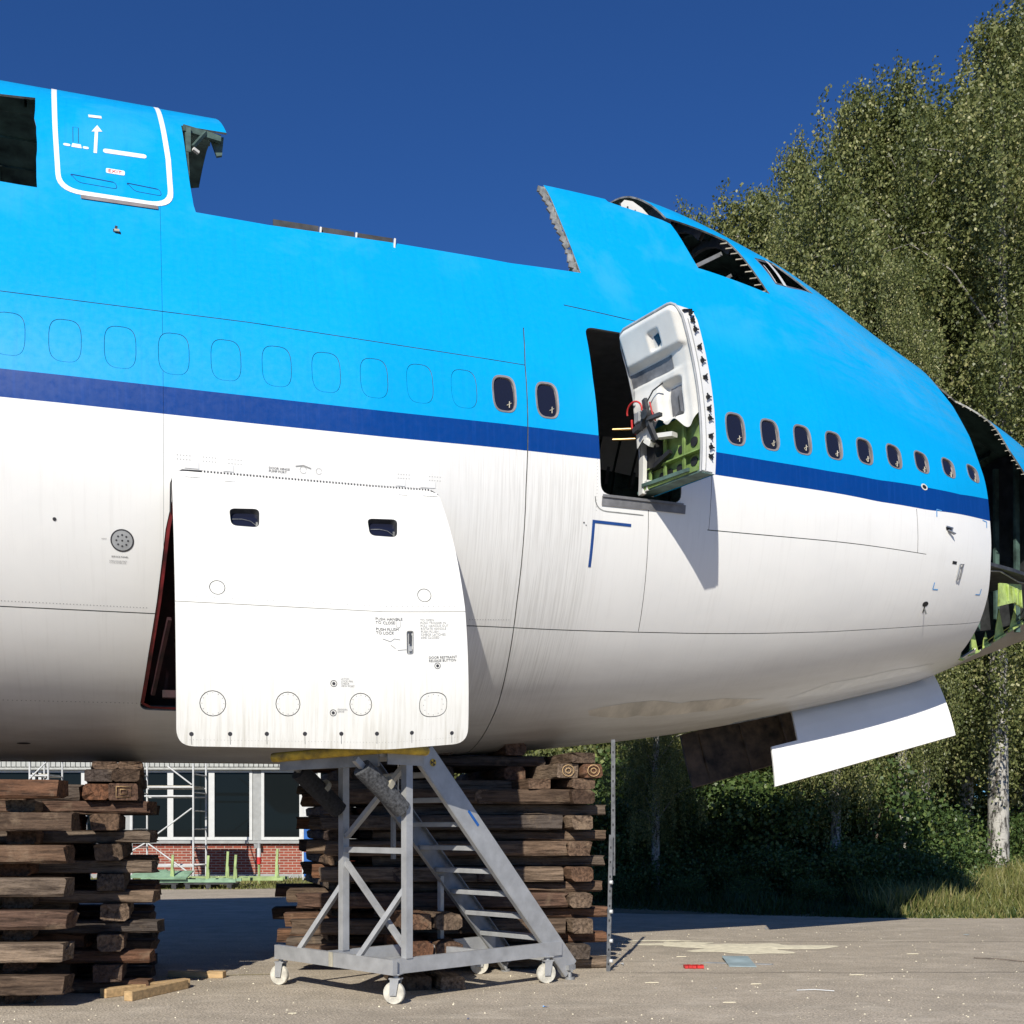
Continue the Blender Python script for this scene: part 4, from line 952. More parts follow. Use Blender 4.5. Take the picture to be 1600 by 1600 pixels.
b = MB(); c = Vector(sk(11.37, A_(.3700), .02)); u_ = Vector(sk(11.37, A_(.38), .02)) - c; u_.normalize(); b.path([c + u_*.09, c + u_*.10 + Vector((.05, 0, 0)), c - u_*.10 + Vector((.03, 0, 0)), c - u_*.11 - Vector((.01, 0, 0)), c + u_*.09], .012, 6); b.build('pull_ring', M['alu'], AC)
mark('skin_hole', M['ink'], ('p', [(.455, A_(.6575)), (.53, A_(.6545)), (.535, A_(.6510)), (.46, A_(.6530))]), ('r', [(.485, A_(.6580)), (.49, A_(.6620))], .025), off=.004)
b = MB(); b.box(Vector(sk(.495, A_(.6535), .02)), (.05, .03, .022)); b.build('antenna_stub', M['tape'], AC)
mark('skin_hole', M['ink'], ('c', (-.099, A_(.3621), .018, 10))); mark('drain_port', M['ink'], ('p', superell(-.573, A_(.0906), .075, .028, 16, 2)))
mark('skin_hole', M['ink'], ('c', (5.53, A_(.3915), .010, 8)), ('c', (5.56, A_(.389), .007, 8)))
def skin_patch(name, mat, poly, off):
    poly = densify(poly, .08); xs = [p[0] for p in poly]; ys = [p[1] for p in poly]
    g_ = [(x, y) for x in np.arange(min(xs), max(xs), .12) for y in np.arange(min(ys), max(ys), .08)]
    v, t = cdt(g_, [poly], []); c = v[t].mean(1); t = t[inpoly(c, poly)]; p = sk(v[:, 0], v[:, 1], off)
    b = MB(); b.add([tuple(q) for q in p], [tuple(int(i) for i in f) for f in t], 0, True); return b.build(name, mat, AC)
# worn bare patches on the belly, paled to paint in a subtle reflection
skin_patch('bare_patch', M['belly'], jagged([(6.15, A_(.148)), (6.5, A_(.158)), (7.05, A_(.160)), (7.5, A_(.150)), (8.2, A_(.150)), (8.9, A_(.132)), (8.2, A_(.118)), (7.3, A_(.122)), (6.6, A_(.128)), (6.2, A_(.136))], .15, .012), .002)
skin_patch('bare_patch', M['patchw'], jagged([(9.3, A_(.120)), (9.9, A_(.148)), (11.0, A_(.155)), (11.8, A_(.150)), (11.7, A_(.128)), (10.8, A_(.125)), (9.9, A_(.112))], .2, .010), .002)
# rivet rows on the skin
b = MB()
def rivets(s0, s1, vfun, step=.032, r=.0045):
    for s in np.arange(s0, s1, step): ribbon(b, [(s, vfun(s)), (s + r * 2, vfun(s))], r * 1.8, .0015)
rivets(-1.2, .76, lambda s: A_(.2865)); rivets(-1.2, .70, lambda s: A_(.173), .045, .006); rivets(4.25, 4.75, lambda s: A_(.286), .032)
for s0 in (1.05, 1.30, 1.55, 3.3, 3.65):
    for k in range(5): ribbon(b, [(s0 + .03*k, HA + .12), (s0 + .03*k + .009, HA + .12)], .007, .0015); ribbon(b, [(s0 + .03*k, HA + .16), (s0 + .03*k + .009, HA + .16)], .007, .0015)
for v in np.arange(.405, .46, .0035): ribbon(b, [(5.675, A_(v)), (5.682, A_(v))], .007, .0015)
b.build('rivets', M['inkg'], AC, kind='stuff')
def text(name, txt, s, a, size, mat, fn, parent, off=.004, slant=0.):
    cu = bpy.data.curves.new(name, 'FONT'); cu.body = txt; cu.size = size; cu.resolution_u = 2; cu.align_x = 'LEFT'; cu.space_line = .9
    o = bpy.data.objects.new(name, cu); COL.objects.link(o); dg = bpy.context.evaluated_depsgraph_get(); me = bpy.data.meshes.new_from_object(o.evaluated_get(dg))
    bpy.data.objects.remove(o); bpy.data.curves.remove(cu)
    co_ = np.zeros(len(me.vertices) * 3); me.vertices.foreach_get('co', co_); co_ = co_.reshape(-1, 3)
    p = fn(s + co_[:, 0], a + co_[:, 1] + slant * co_[:, 0], off); me.vertices.foreach_set('co', p.ravel()); me.materials.clear(); me.materials.append(mat); me.name = name
    for f_ in me.polygons: f_.material_index = 0
    return link_mesh(name, me, parent)
text('exit_lettering', 'EXIT', .405, A_(.7358), .068, M['inkr'], sk, AC, .014)
text('lettering', 'PUSH HANDLE\nTO CLOSE', 2.886, A_(.2572), .042, M['ink'], ck, cd)
text('lettering', 'PUSH FLUSH\nTO LOCK', 2.886, A_(.2478), .042, M['ink'], ck, cd)
text('lettering', 'DOOR RESTRAINT\nRELEASE BUTTON', 3.42, A_(.2215), .036, M['ink'], ck, cd)
text('lettering', 'TO OPEN\nPUSH TRIGGER IN\nPULL HANDLE OUT\nROTATE HANDLE\nPUSH FLUSH\nCHECK LATCHES\nARE CLOSED', 3.345, A_(.2565), .034, M['inkg'], ck, cd)
text('lettering', 'LATCH\nLOCK PIN\nCHECK\nVIEW PORT', 2.53, A_(.2030), .026, M['inkg'], ck, cd)
text('lettering', 'MANUAL\nDRIVE', 2.50, A_(.1765), .024, M['inkg'], ck, cd)
text('lettering', 'DOOR HINGE\nPUMP PORT', 1.95, HA + .10, .034, M['ink'], sk, AC)
text('lettering', 'SERVICE PANEL', .42, A_(.3322), .024, M['ink'], sk, AC)
text('lettering', 'OPEN DOOR FIRST\nCLOSE AFTER USE', .40, A_(.3285), .020, M['inkg'], sk, AC)
text('lettering', 'VENT', .33, A_(.3475), .020, M['inkg'], sk, AC)
mark('handle_diagram', M['inkg'], ('r', [(2.95, A_(.2405)), (3.03, A_(.238)), (3.07, A_(.2405)), (3.13, A_(.2395))], .005), ('r', [(3.03, A_(.235)), (3.08, A_(.2315))], .005), ('r', superell(3.115, A_(.2545), .022, .045, 16) + [superell(3.115, A_(.2545), .022, .045, 16)[0]], .004), ('r', [(3.10, A_(.230)), (3.19, A_(.2305))], .005), parent=cd, fn=ck)
mark('access_marking', M['inkg'], ('r', [(2.22, HA + .15), (2.30, HA + .165), (2.38, HA + .14)], .012), ('r', circle(2.30, HA + .12, .035, 12), .004), ('r', circle(2.46, HA + .12, .03, 12), .004))

# ---- nose gear bay and its doors
b = MB()
bx = [(9.0, y, -2.0) for y in (-.42, .42)]
for y, n_ in ((-.44, 1), (.44, -1)): b.prism([(8.9, y, -1.7), (12.35, y, -1.2), (12.35, y, -1.70), (8.9, y, -2.46)], (0, .02, 0))
b.prism([(8.9, -.44, -1.7), (12.35, -.44, -1.2), (12.35, .44, -1.2), (8.9, .44, -1.7)], (0, 0, .02)); b.build('gear_bay', M['brownbay'], AC)
INV = (Matrix.Translation(Vector(ORG)) @ Matrix.Rotation(YAW, 4, 'Z') @ Matrix.Rotation(-PITCH, 4, 'Y')).inverted()
TOW = INV.inverted()
# near gear door: a slightly curved white panel hanging from the bay edge
def panel_mesh(name, quad, th, mat, parent, bulge=0., cutcorner=None, **kw):
    """quad: 4 points TL TR BR BL in aircraft coords"""
    q = [Vector(p) for p in quad]; nn = (q[1] - q[0]).cross(q[3] - q[0]).normalized(); b = MB(); nu, nv = 14, 6
    P_ = lambda u, v: (q[0] * (1-u) + q[1] * u) * (1-v) + (q[3] * (1-u) + q[2] * u) * v + nn * bulge * (4 * v * (1 - v))
    vs = [P_(i/nu, j/nv) for j in range(nv+1) for i in range(nu+1)]; off = len(vs); vs += [p - nn * th for p in vs]; fs = []
    for j in range(nv):
        for i in range(nu):
            if cutcorner and cutcorner(i/nu, j/nv): continue
            k = j*(nu+1)+i; fs += [(k, k+1, k+nu+2, k+nu+1), (off+k, off+k+nu+1, off+k+nu+2, off+k+1)]
    from collections import Counter
    ec = Counter(); 
    for f_ in fs[::2]:
        for a_, b_ in zip(f_, f_[1:] + f_[:1]): ec[tuple(sorted((a_, b_)))] += 1
    for (a_, b_), c_ in ec.items():
        if c_ == 1: fs.append((a_, b_, off + b_, off + a_))
    b.add(vs, fs); return b.build(name, mat, parent, **kw)
def at_w(px, py, Y): return INV @ Vector(((px - 800) * Y / 1787, Y, 1.84 + (1290 - py) * Y / 1787))
# station of the near door: hinge about 0.5 m to starboard of the keel
nd = [at_w(1193, 1112, 17.0), at_w(1457, 1055, 18.05), at_w(1491, 1150, 17.65), at_w(1210, 1230, 16.6)]
nearg = panel_mesh('nose_gear_door', nd, .035, M['doorwhite'], AC, -.05, lambda u, v: u < .13 and v < .45, label='white nose gear door hanging open below the nose')
b = MB(); q0 = nd[3] * .96 + nd[0] * .04; e1 = (nd[2] - nd[3]).normalized(); e2 = (nd[0] - nd[3]).normalized(); nq = e1.cross(e2).normalized()
for s_ in (1, -1):
    for a_, b_ in (((.02, .0), (.13, .0)), ((.13, .0), (.13, .24))):
        b.beam(nd[3] + e1 * (a_[0] + .03) + e2 * (.24 if a_ == (.02, .0) else .0) + nq * .02 * s_, nd[3] + e1 * (.16) + e2 * (.24 if a_ == (.02, .0) else .24) + nq * .025 * s_, .010, .010)
b.build('hatch_outline', M['inkg'], nearg)
fd = [at_w(1062, 1150, 17.6), at_w(1238, 1105, 18.3), at_w(1262, 1180, 18.1), at_w(1082, 1232, 17.4)]
farg = panel_mesh('nose_gear_door', fd, .05, M['brownbay'], AC, .03, label='grimy brown inner face of the far nose gear door')
for u in (.15, .5, .85):
    b = MB(); b.beam(fd[0].lerp(fd[1], u) + Vector((0, -.03, 0)), fd[3].lerp(fd[2], u) + Vector((0, -.03, 0)), .04, .03); b.build('door_rib', M['brownbay'], farg)

# ------------------------------------------------------------------ timber cribs
def sleeper_mesh(seed, Lx=2.62, wy=.262, hz=.150):
    r = np.random.default_rng(seed); nx = 14; prof_ = []
    k = .006 + r.random() * .028
    for y, z in ((-1, -1), (1, -1), (1, 1), (-1, 1)):
        pass
    ring_ = [(-wy/2 + k, -hz/2), (wy/2 - k, -hz/2), (wy/2, -hz/2 + k), (wy/2, hz/2 - k), (wy/2 - k*1.4, hz/2), (-wy/2 + k*1.4, hz/2), (-wy/2, hz/2 - k), (-wy/2, -hz/2 + k)]
    vs = []; fs = []; m = len(ring_); bow = r.normal() * .012
    for i in range(nx + 1):
        t = i / nx; x = -Lx/2 + Lx * t; e = 1 - (.06 * r.random() + .02 if i in (0, nx) else 0)
        for y, z in ring_:
            vs.append((x + (r.normal() * .012 if i in (0, nx) else 0), y * e + r.normal() * .006 + bow * math.sin(math.pi * t), z * e + (r.normal() * .006 if abs(z) < hz/2 - .001 else 0)))
    for i in range(nx):
        for j in range(m): fs.append((i*m + j, i*m + (j+1) % m, (i+1)*m + (j+1) % m, (i+1)*m + j))
    for base, sgn in ((0, 1), (nx * m, -1)):
        c = len(vs); vs.append((-Lx/2 * sgn + sgn * (.004 + .01 * r.random()), .01 * r.normal(), 0)); 
        for j in range(m): fs.append((base + j, base + (j+1) % m, c) if sgn < 0 else (base + (j+1) % m, base + j, c))
    me = bpy.data.meshes.new('timber_sleeper'); me.from_pydata(vs, [], fs); me.materials.append(M['wood'])
    bm = bmesh.new(); bm.from_mesh(me); bmesh.ops.recalc_face_normals(bm, faces=bm.faces)
    # a drying crack in each end
    bm.to_mesh(me); bm.free(); return me
SLM = [sleeper_mesh(50 + i) for i in range(16)]; THIN = [sleeper_mesh(90 + i, 2.5, .24, .075) for i in range(2)]
ORD = ['bottom', 'second', 'third', 'fourth', 'fifth', 'sixth', 'seventh', 'eighth', 'ninth', 'tenth', 'eleventh', 'twelfth', 'thirteenth', 'fourteenth', 'fifteenth', 'sixteenth', 'seventeenth', 'eighteenth']
LH = .143
BY = R(17); AY = R(3)      # the timbers under the keel follow the fuselage, not the yard
def sleeper(cx, cy, layer, alongx, lab, grp, length=None, mesh=None, z=None, tilt=0.):
    i = int(RNG.integers(16)); me = mesh or SLM[i]
    o = bpy.data.objects.new('timber_sleeper', me); COL.objects.link(o)
    zz = .286 * (layer // 2) + (.0605 if layer % 2 == 0 else .121 + .0825)
    hs = (.118 if layer % 2 == 0 else .163) / .150
    o.location = (cx + RNG.normal() * .006, cy + RNG.normal() * .01, zz if z is None else z)
    o.rotation_euler = (R(180) * int(RNG.integers(2)), R(tilt), (AY if alongx else R(90) + BY) + RNG.normal() * .010 + (math.pi if RNG.random() < .5 else 0))
    o.scale = ((length or 2.62) / 2.62 * (1 + RNG.normal() * .008), 1 + RNG.normal() * .03, 1 if mesh else hs)
    tag(o, lab, 'timber', grp); return o
def pointing(xf, yf, k, lab, grp, length=2.62):
    """a timber whose near end is at xf, yf"""
    return sleeper(xf - math.sin(BY) * length / 2, yf + math.cos(BY) * length / 2, k, False, lab, grp, length)
def crosswise(xr, y, k, lab, grp, length, yfront):
    """a timber whose right end is at xr in the front row; rows behind follow the skew of the crib"""
    xr -= (y - yfront) * math.tan(BY); return sleeper(xr - math.cos(AY) * length / 2, y - math.sin(AY) * length / 2, k, True, lab, grp, length)
G1, G2 = 'timber sleepers of the left support tower', 'timber sleepers of the right support tower'
def cr(layers, par, xr, ya, Lx, xb, yb, Lb, where, bn, grp, jit=.06, skipfront=()):
    for k in layers:
        if k % 2 == par:
            for j, y in enumerate(ya):
                if j == 0 and k in skipfront: continue
                nm = ('front', 'middle', 'rear')[j]
                crosswise(xr + RNG.normal() * jit, y, k, f'{nm} crosswise timber, {ORD[k]} layer from the ground, {where}', grp, Lx - (.28 if Lx > 2.8 and k > 5 else 0), ya[0])
        else:
            for j, x in enumerate(xb): pointing(x + RNG.normal() * .012, yb + RNG.normal() * .03, k, f'{bn[j]} timber pointing at the camera, {ORD[k]} layer, {where}', grp, Lb)
# left tower: near stack and the one behind its right shoulder
cr(range(14), 1, -3.92, [10.08, 11.2, 12.4], 2.7, [-4.42, -5.3, -6.1], 10.26, 2.4, 'near stack of the left tower', ['right-hand', 'middle', 'left-hand'], G1)
cr(range(13), 0, -3.46, [11.05, 12.1, 13.2], 2.6, [-3.80, -4.7, -5.6], 10.80, 2.6, 'far stack of the left tower', ['right-hand', 'middle', 'left-hand'], G1, .02)
for x, k, lab in ((-3.94, 13, 'left one of the paired timber ends below the topmost timbers, left tower'), (-3.66, 13, 'timber end with a routed square mark near the top of the left tower'), (-3.90, 14, 'dark left timber end of the topmost full layer, left tower'), (-3.63, 14, 'dark right timber end of the topmost full layer, left tower')):
    pointing(x, 10.80, k, lab, G1) if k == 13 else pointing(x, 10.80, k, lab, G1).location.__setitem__(2, 2.075)
for x, lab in ((-3.88, 'thin reddish board end, left one on top of the left tower'), (-3.62, 'thin reddish board end, right one on top of the left tower')):
    sleeper(x - .37, 12.02, 15, False, lab, G1, mesh=THIN[0], z=2.172)
for x, lab in ((-4.75, 'timber behind the paired ends high on the left tower'), (-5.6, 'timber far left behind the near stack, high on the left tower')): pointing(x, 10.9, 13, lab, G1)
# right tower
cr(range(14), 1, .58, [12.75, 13.75, 14.75], 2.95, [-.97, -.60, -1.95], 13.0, 2.2, 'wide stack of the right tower', ['middle', 'right-hand', 'left-hand'], G2, .03)
for x, lab in ((-.93, 'left'), (-.62, 'right')):
    for k in (0, 2, 4):
        o_ = pointing(x + .04 * (k == 0), 11.45 - .35 * (k == 0), k, f'{lab} projecting timber end, {ORD[k]} layer, in front of the right tower', G2, 1.75); o_.scale = (o_.scale[0], 1, 1.05)
cr(range(14), 0, 1.04, [12.95, 13.9, 14.9], 2.6, [.78, -.3, -1.2], 12.62, 2.6, 'narrow stack of the right tower', ['right-hand', 'middle', 'left-hand'], G2, .02)
for x, k, lab in ((.62, 15, 'left one of the two ring-marked timber ends near the top, right tower'), (.89, 15, 'right one of the two ring-marked timber ends near the top, right tower'), (.80, 16, 'single dark timber end on top of the right tower'), (.77, 14, 'timber end just under the two ring-marked ends, right tower'), (.30, 14, 'dark timber end left of the one under the ring marks, right tower')):
    pointing(x, 12.62, k, lab, G2)
for k in (14, 15, 16, 17):
    if k % 2 == 0:
        for j, y in enumerate((13.35, 14.2, 15.0)): crosswise(.35, y, k, f'{("front", "middle", "rear")[j]} crosswise timber, {ORD[k]} layer, in the dark top of the right tower', G2, 2.6, 13.35)
    else:
        for j, x in enumerate((.05, -.8, -1.75)): pointing(x, 13.2, k, f'{("right-hand", "middle", "left-hand")[j]} timber, {ORD[k]} layer, in the dark top of the right tower', G2, 2.4)
# ring marks on some timber ends
def stamp(o, square=False):
    sx = -1 if math.sin(o.rotation_euler.z) > 0 else 1; n = 4 if square else 14
    for q, rr in enumerate((.058, .026)):
        b = MB(); w = 1.5 if square else 1.2
        pts = [Vector((sx * 1.322, rr * w * math.cos(2*math.pi*(i + .5)/n), rr * (1.0 if not square else 1.1) * math.sin(2*math.pi*(i + .5)/n))) for i in range(n + 1)]
        b.path(pts, .005, 4); b.build('end_mark', M['offcut'], o)
for o in [o for o in SC.objects if o.name.startswith('timber_sleeper')]:
    if 'ring-marked' in o['label'] and 'end' in o['label'] and 'under' not in o['label'] and 'left of' not in o['label']: stamp(o)
    if 'routed square' in o['label']: stamp(o, True)

# ------------------------------------------------------------------ boarding stair
S_A = Vector((-.707, .707, 0)); S_B = Vector((.707, .707, 0)); S_O = Vector((-1.055, 10.25, 0))
ST = empty('maintenance_stair', S_O, (0, 0, R(45)), 'grey galvanised mobile stair on white castors under the cargo door', 'stair')
ST.scale = (1.054,) * 3
# local axes: x = run direction (away), y = width direction (towards camera-left)
def part(name, mat, fn, parent=ST, bevel=0, **kw):
    b = MB(); fn(b); return b.build(name, mat, parent, bevel, **kw)
HB = .32; PT = 2.17
part('base_rail', M['galv'], lambda b: b.beam((-.02, 0, HB), (2.08, 0, HB), .05, .13))
part('base_rail', M['galv'], lambda b: b.beam((-.02, .90, HB), (2.05, .90, HB), .05, .13))
part('base_rail', M['galv'], lambda b: b.beam((-.04, -.06, HB - .002), (-.04, 1.72, HB - .002), .05, .13))
part('base_cross_bar', M['galv'], lambda b: b.beam((1.1, .03, HB), (1.1, .87, HB), .05, .10))
part('base_plate', M['galv'], lambda b: b.box((.55, .45, HB - .05), (.9, .84, .012)))
part('toe_strip', M['tape'], lambda b: b.beam((-.072, .78, HB), (-.072, .84, HB), .004, .131))
for y in (0, .90):
    part('post', M['galv'], lambda b: b.beam((.14, y, HB + .06), (.14, y, PT - .06), .07, .07))
    part('knee_brace', M['galv'], lambda b: b.beam((-.40, y + .02, PT - .10), (.14, y + .02, 1.62), .05, .05))
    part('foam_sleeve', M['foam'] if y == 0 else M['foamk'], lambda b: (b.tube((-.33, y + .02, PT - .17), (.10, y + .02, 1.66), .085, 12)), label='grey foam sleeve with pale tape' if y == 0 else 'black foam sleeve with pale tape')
    part('tape_band', M['tape'], lambda b: b.tube((-.10, y + .02, 1.852 + .02), (-.065, y + .02, 1.82 + .02), .088, 12))
    part('outrigger_brace', M['galv'], lambda b: b.beam((-.03, y + .46, HB + .04), (.14, y + .02, .98), .06, .04))
    part('post', M['galv'], lambda b: b.beam((1.32, y, HB + .06), (1.32, y, 1.02), .045, .045)) if y else None
part('cross_bar', M['galv'], lambda b: b.beam((.14, .03, 1.30), (.14, .87, 1.30), .045, .05))
part('diagonal_brace', M['galv'], lambda b: b.beam((.15, .86, 1.42), (.15, .03, PT - .12), .05, .04))
part('diagonal_brace', M['galv'], lambda b: b.beam((.15, .87, 1.18), (.15, .05, .48), .05, .04))
part('rear_upright', M['galvd'], lambda b: b.beam((.72, .90, 1.2), (.72, .90, PT - .15), .035, .035))
plat = [(-.15, 0), (.36, 0), (.36, .92), (-.50, .96)]
def plat_f(b):
    b.prism([(x, y, PT - .07) for x, y in plat], (0, 0, .06))
part('platform', M['galv'], plat_f)
part('platform_skirt', M['greyl'], lambda b: b.beam((-.10, -.032, PT - .085), (.30, -.032, PT - .085), .012, .10))
part('platform_skirt', M['galvd'], lambda b: b.beam((-.50, .96, PT - .12), (-.16, .01, PT - .10), .03, .10))
part('bumper', M['yellow'], lambda b: (b.path([(-.55, 1.0, PT - .055), (-.18, -.03, PT - .008), (-.13, -.07, PT - .005), (.28, -.07, PT - .005), (.32, -.03, PT - .005)], .042, 8)), label='worn yellow tube bumper along the platform edge')
# stringers and treads
top0 = Vector((.34, 0, PT - .02)); bot0 = Vector((2.24, 0, .10))
for y in (0, .90):
    o_ = Vector((0, y, 0)); sd = 1 if y == 0 else -1
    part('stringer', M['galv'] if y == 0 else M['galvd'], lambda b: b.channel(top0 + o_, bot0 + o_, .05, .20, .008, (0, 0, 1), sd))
    if y == 0: part('blue_sticker', M['bluetape'], lambda b: b.beam(top0.lerp(bot0, .27) + Vector((0, -.007, .055)), top0.lerp(bot0, .335) + Vector((0, -.007, .055)), .004, .025))
    part('foot_jack', M['galvd'], lambda b: (b.tube((2.22, y, .0), (2.22, y, .12), .022, 8), b.tube((2.22, y, 0), (2.22, y, .025), .05, 10), b.box((2.22, y, .12), (.10, .07, .05)), b.beam((2.18, y - .07, .09), (2.27, y + .07, .12), .02, .02)))
for k in range(9):
    t = (k + .75) / 9.3; p = top0.lerp(bot0, t)
    part('step', M['galv'], lambda b: (b.box((p.x, .45, p.z), (.17, .86, .012)), b.beam((p.x - .085, .02, p.z - .018), (p.x - .085, .88, p.z - .018), .010, .036), b.beam((p.x + .085, .02, p.z - .018), (p.x + .085, .88, p.z - .018), .010, .036)))
part('warning_sticker', M['yellow'], lambda b: b.tube((.43, -.005, PT - .10), (.43, -.010, PT - .10), .035, 10)); part('warning_symbol', M['ink'], lambda b: [b.prism([(.43, -.0115, PT - .10), (.43 + .03 * math.cos(t), -.0115, PT - .10 + .03 * math.sin(t)), (.43 + .03 * math.cos(t + 1), -.0115, PT - .10 + .03 * math.sin(t + 1))], (0, -.001, 0)) for t in (.5, 2.6, 4.7)])
part('hanging_cord', M['lining'], lambda b: b.path([(.33, .35, PT - .08), (.332, .352, PT - .30), (.328, .35, PT - .31), (.335, .35, PT - .42)], .006, 5))
def castor(x, y, ang, name='castor'):
    c = empty(name, (x, y, 0), (0, 0, ang)); c.parent = ST
    w = MB(); r_ = .096; w.tube((0, -.02, r_), (0, .02, r_), r_ * .97, 24); w.tube((0, -.014, r_), (0, .014, r_), r_, 24); w.tube((0, -.026, r_), (0, .026, r_), r_ * .30, 12); w.build('wheel', M['wheel'], c)
    f = MB()
    for s_ in (-1, 1): f.prism([(-.03, s_ * .034, r_ - .02), (.03, s_ * .034, r_ - .02), (.055, s_ * .034, .215), (-.025, s_ * .034, .215)], (0, .005 * s_, 0))
    f.box((.015, 0, .218), (.10, .08, .012)); f.tube((.015, 0, .218), (.015, 0, .256), .022, 10); f.box((.015, 0, .256), (.10, .09, .008)); f.tube((0, -.042, r_), (0, .042, r_), .009, 8); f.build('fork', M['galv'], c)
    return c
castor(0, 0, R(-62)); castor(-.02, 1.70, R(-68)); castor(1.86, -.02, R(-22)); castor(1.86, .92, R(-30))

# ------------------------------------------------------------------ brick building behind
BL = empty('brick_building', (-14, 35, 0), (0, 0, 0), 'low brick building with a band of dark windows behind the cribs', 'building')
W0, W1 = -24.0, -4.4
def bpart(name, mat, fn, parent=BL, **kw):
    b = MB(); fn(b); o = b.build(name, mat, parent, **kw); return o
bo = lambda x, y, z: (x + 14, y - 35, z)
bpart('wall', M['brick'], lambda b: b.box(bo((W0 + W1) / 2, 35.1, .52), (W1 - W0, .2, 1.06)), label='red brick base wall')
bpart('plinth', M['wgrey'], lambda b: b.box(bo((W0 + W1) / 2, 34.98, .06), (W1 - W0, .06, .13)))
bpart('sill', M['wgrey'], lambda b: b.box(bo((W0 + W1) / 2, 35.05, 1.10), (W1 - W0, .34, .09)))
bpart('wall', M['wgrey'], lambda b: (b.box(bo((W0 + W1) / 2, 35.15, 3.9), (W1 - W0, .2, 1.2))), label='pale upper wall above the windows')
bpart('wall', M['brick'], lambda b: b.box(bo(W1 - .1, 40, 2.2), (.2, 9.8, 4.4)), label='brick end wall')
bpart('roof', M['wgrey'], lambda b: b.box(bo((W0 + W1) / 2, 39.8, 4.55), (W1 - W0 + .5, 10.6, .15)))
bpart('interior_wall', M['darkgrey'], lambda b: (b.box(bo((W0 + W1) / 2, 37.6, 2.2), (W1 - W0 - .5, .1, 4.2)), b.box(bo((W0 + W1) / 2, 36.4, .02), (W1 - W0 - .5, 2.4, .04))))
# corrugated eave strip
n_e = 130
for i in range(n_e):
    x = W0 + (W1 - W0) * (i + .5) / n_e
    if x < -17: continue
    bpart('eave_panel', M['eave'], lambda b: b.box(bo(x, 34.86, 3.50), ((W1 - W0) / n_e * .84, .06, .21)))
bpart('eave_rail', M['eave'], lambda b: b.box(bo((W0 + W1) / 2, 34.90, 3.34), (W1 - W0, .08, .06)))
xs_w = [W1]
x = -6.42; wins = []
wins += [(-7.68, -6.42), (-9.2, -7.95), (-10.46, -9.2), (-11.7, -10.46), (-13.1, -11.9), (-14.5, -13.1), (-15.9, -14.6), (-17.3, -15.9), (-18.9, -17.5), (-20.4, -18.9), (-5.95, -4.75)]
for a_, b__ in wins:
    w = MB()
    for x in (a_ + .045, b__ - .045): w.box(bo(x, 35.06, 2.24), (.09, .10, 2.16))
    w.box(bo((a_ + b__) / 2, 35.06, 1.205), (b__ - a_ - .182, .098, .09)); w.box(bo((a_ + b__) / 2, 35.06, 3.27), (b__ - a_ - .182, .098, .09))
    f = w.build('window', M['wframe'], BL); p = MB(); p.box(bo((a_ + b__) / 2, 35.07, 2.24), (b__ - a_ - .17, .012, 2.0)); p.build('pane', M['bpane'], f)
for x_, w_ in ((-7.815, .25), (-11.8, .18), (-6.18, .44), (-4.57, .34)): bpart('mullion_panel', M['wgrey'], lambda b: b.box(bo(x_, 35.08, 2.24), (w_, .08, 2.18)), label='grey infill between window frames')
bpart('wall_lamp', M['galvd'], lambda b: b.box(bo(-7.75, 34.85, .98), (.20, .14, .13)))
# blue and white board by the corner
SG = empty('site_board', (-5.95, 33.6, 0), (0, 0, 0), 'narrow upright board with blue and white fields by the building', 'board')
for z0, z1, m in ((1.55, 2.15, 'white2'), (1.15, 1.55, 'bluetape'), (.85, 1.12, 'white2'), (.1, .82, 'bluetape')):
    part('board_field', M[m], lambda b: b.box((0, 0, (z0 + z1) / 2), (.34, .03, z1 - z0 - .004)), SG)
part('board_post', M['white2'], lambda b: b.beam((-.19, 0, 0), (-.19, 0, 2.3), .05, .05), SG); part('board_post', M['white2'], lambda b: b.beam((.19, 0, 0), (.19, 0, 2.3), .05, .05), SG)

# scaffolds
def scaffold(x0, x1, y0, y1, h, label, decks, braces):
    S = empty('scaffold_tower', (x0, y0, 0), (0, 0, 0), label, 'scaffold', 'aluminium scaffold towers by the building')
    w, d = x1 - x0, y1 - y0
    for x in (0, w):
        for y in (0, d): part('standard', M['white2'], lambda b: b.tube((x, y, 0), (x, y, h), .028, 8), S)
        for z in np.arange(.5, h, .5): part('rung', M['white2'], lambda b: b.tube((x, 0, z), (x, d, z), .018, 6), S)
    for z in decks:
        for y in (0, d): part('ledger', M['white2'], lambda b: b.tube((0, y, z), (w, y, z), .026, 6), S)
    for (xa, za, xb, zb) in braces: part('brace', M['white2'], lambda b: b.tube((xa, -.03, za), (xb, -.03, zb), .022, 6), S)
    part('deck_board', M['tape'], lambda b: b.box((w / 2, d / 2, decks[-1] + .03), (w - .1, d - .1, .04)), S)
    return S
Yz = 31.0; X_ = lambda px: (px - 800) * Yz / 1787; Z_ = lambda py: 1.6 + (1290 - py) * Yz / 1787
scaffold(X_(206), X_(302), Yz, Yz + 1.3, 3.5, 'white scaffold tower with crossing braces in front of the dark windows', [.5, Z_(1244), Z_(1230)], [(X_(262) - X_(206), Z_(1197), X_(300) - X_(206), Z_(1226)), (X_(245) - X_(206), Z_(1304), X_(300) - X_(206), Z_(1263)), (X_(232) - X_(206), Z_(1318), X_(299) - X_(206), Z_(1366)), (X_(202) - X_(206), Z_(1332), X_(228) - X_(206), Z_(1317))])
scaffold(X_(22), X_(52), Yz + 1, Yz + 2, 3.6, 'narrow white scaffold tower glimpsed left of the crib top', [1.0, 2.2, 3.0], [(0, 2.3, .5, 2.9), (0, 2.9, .5, 3.4)])
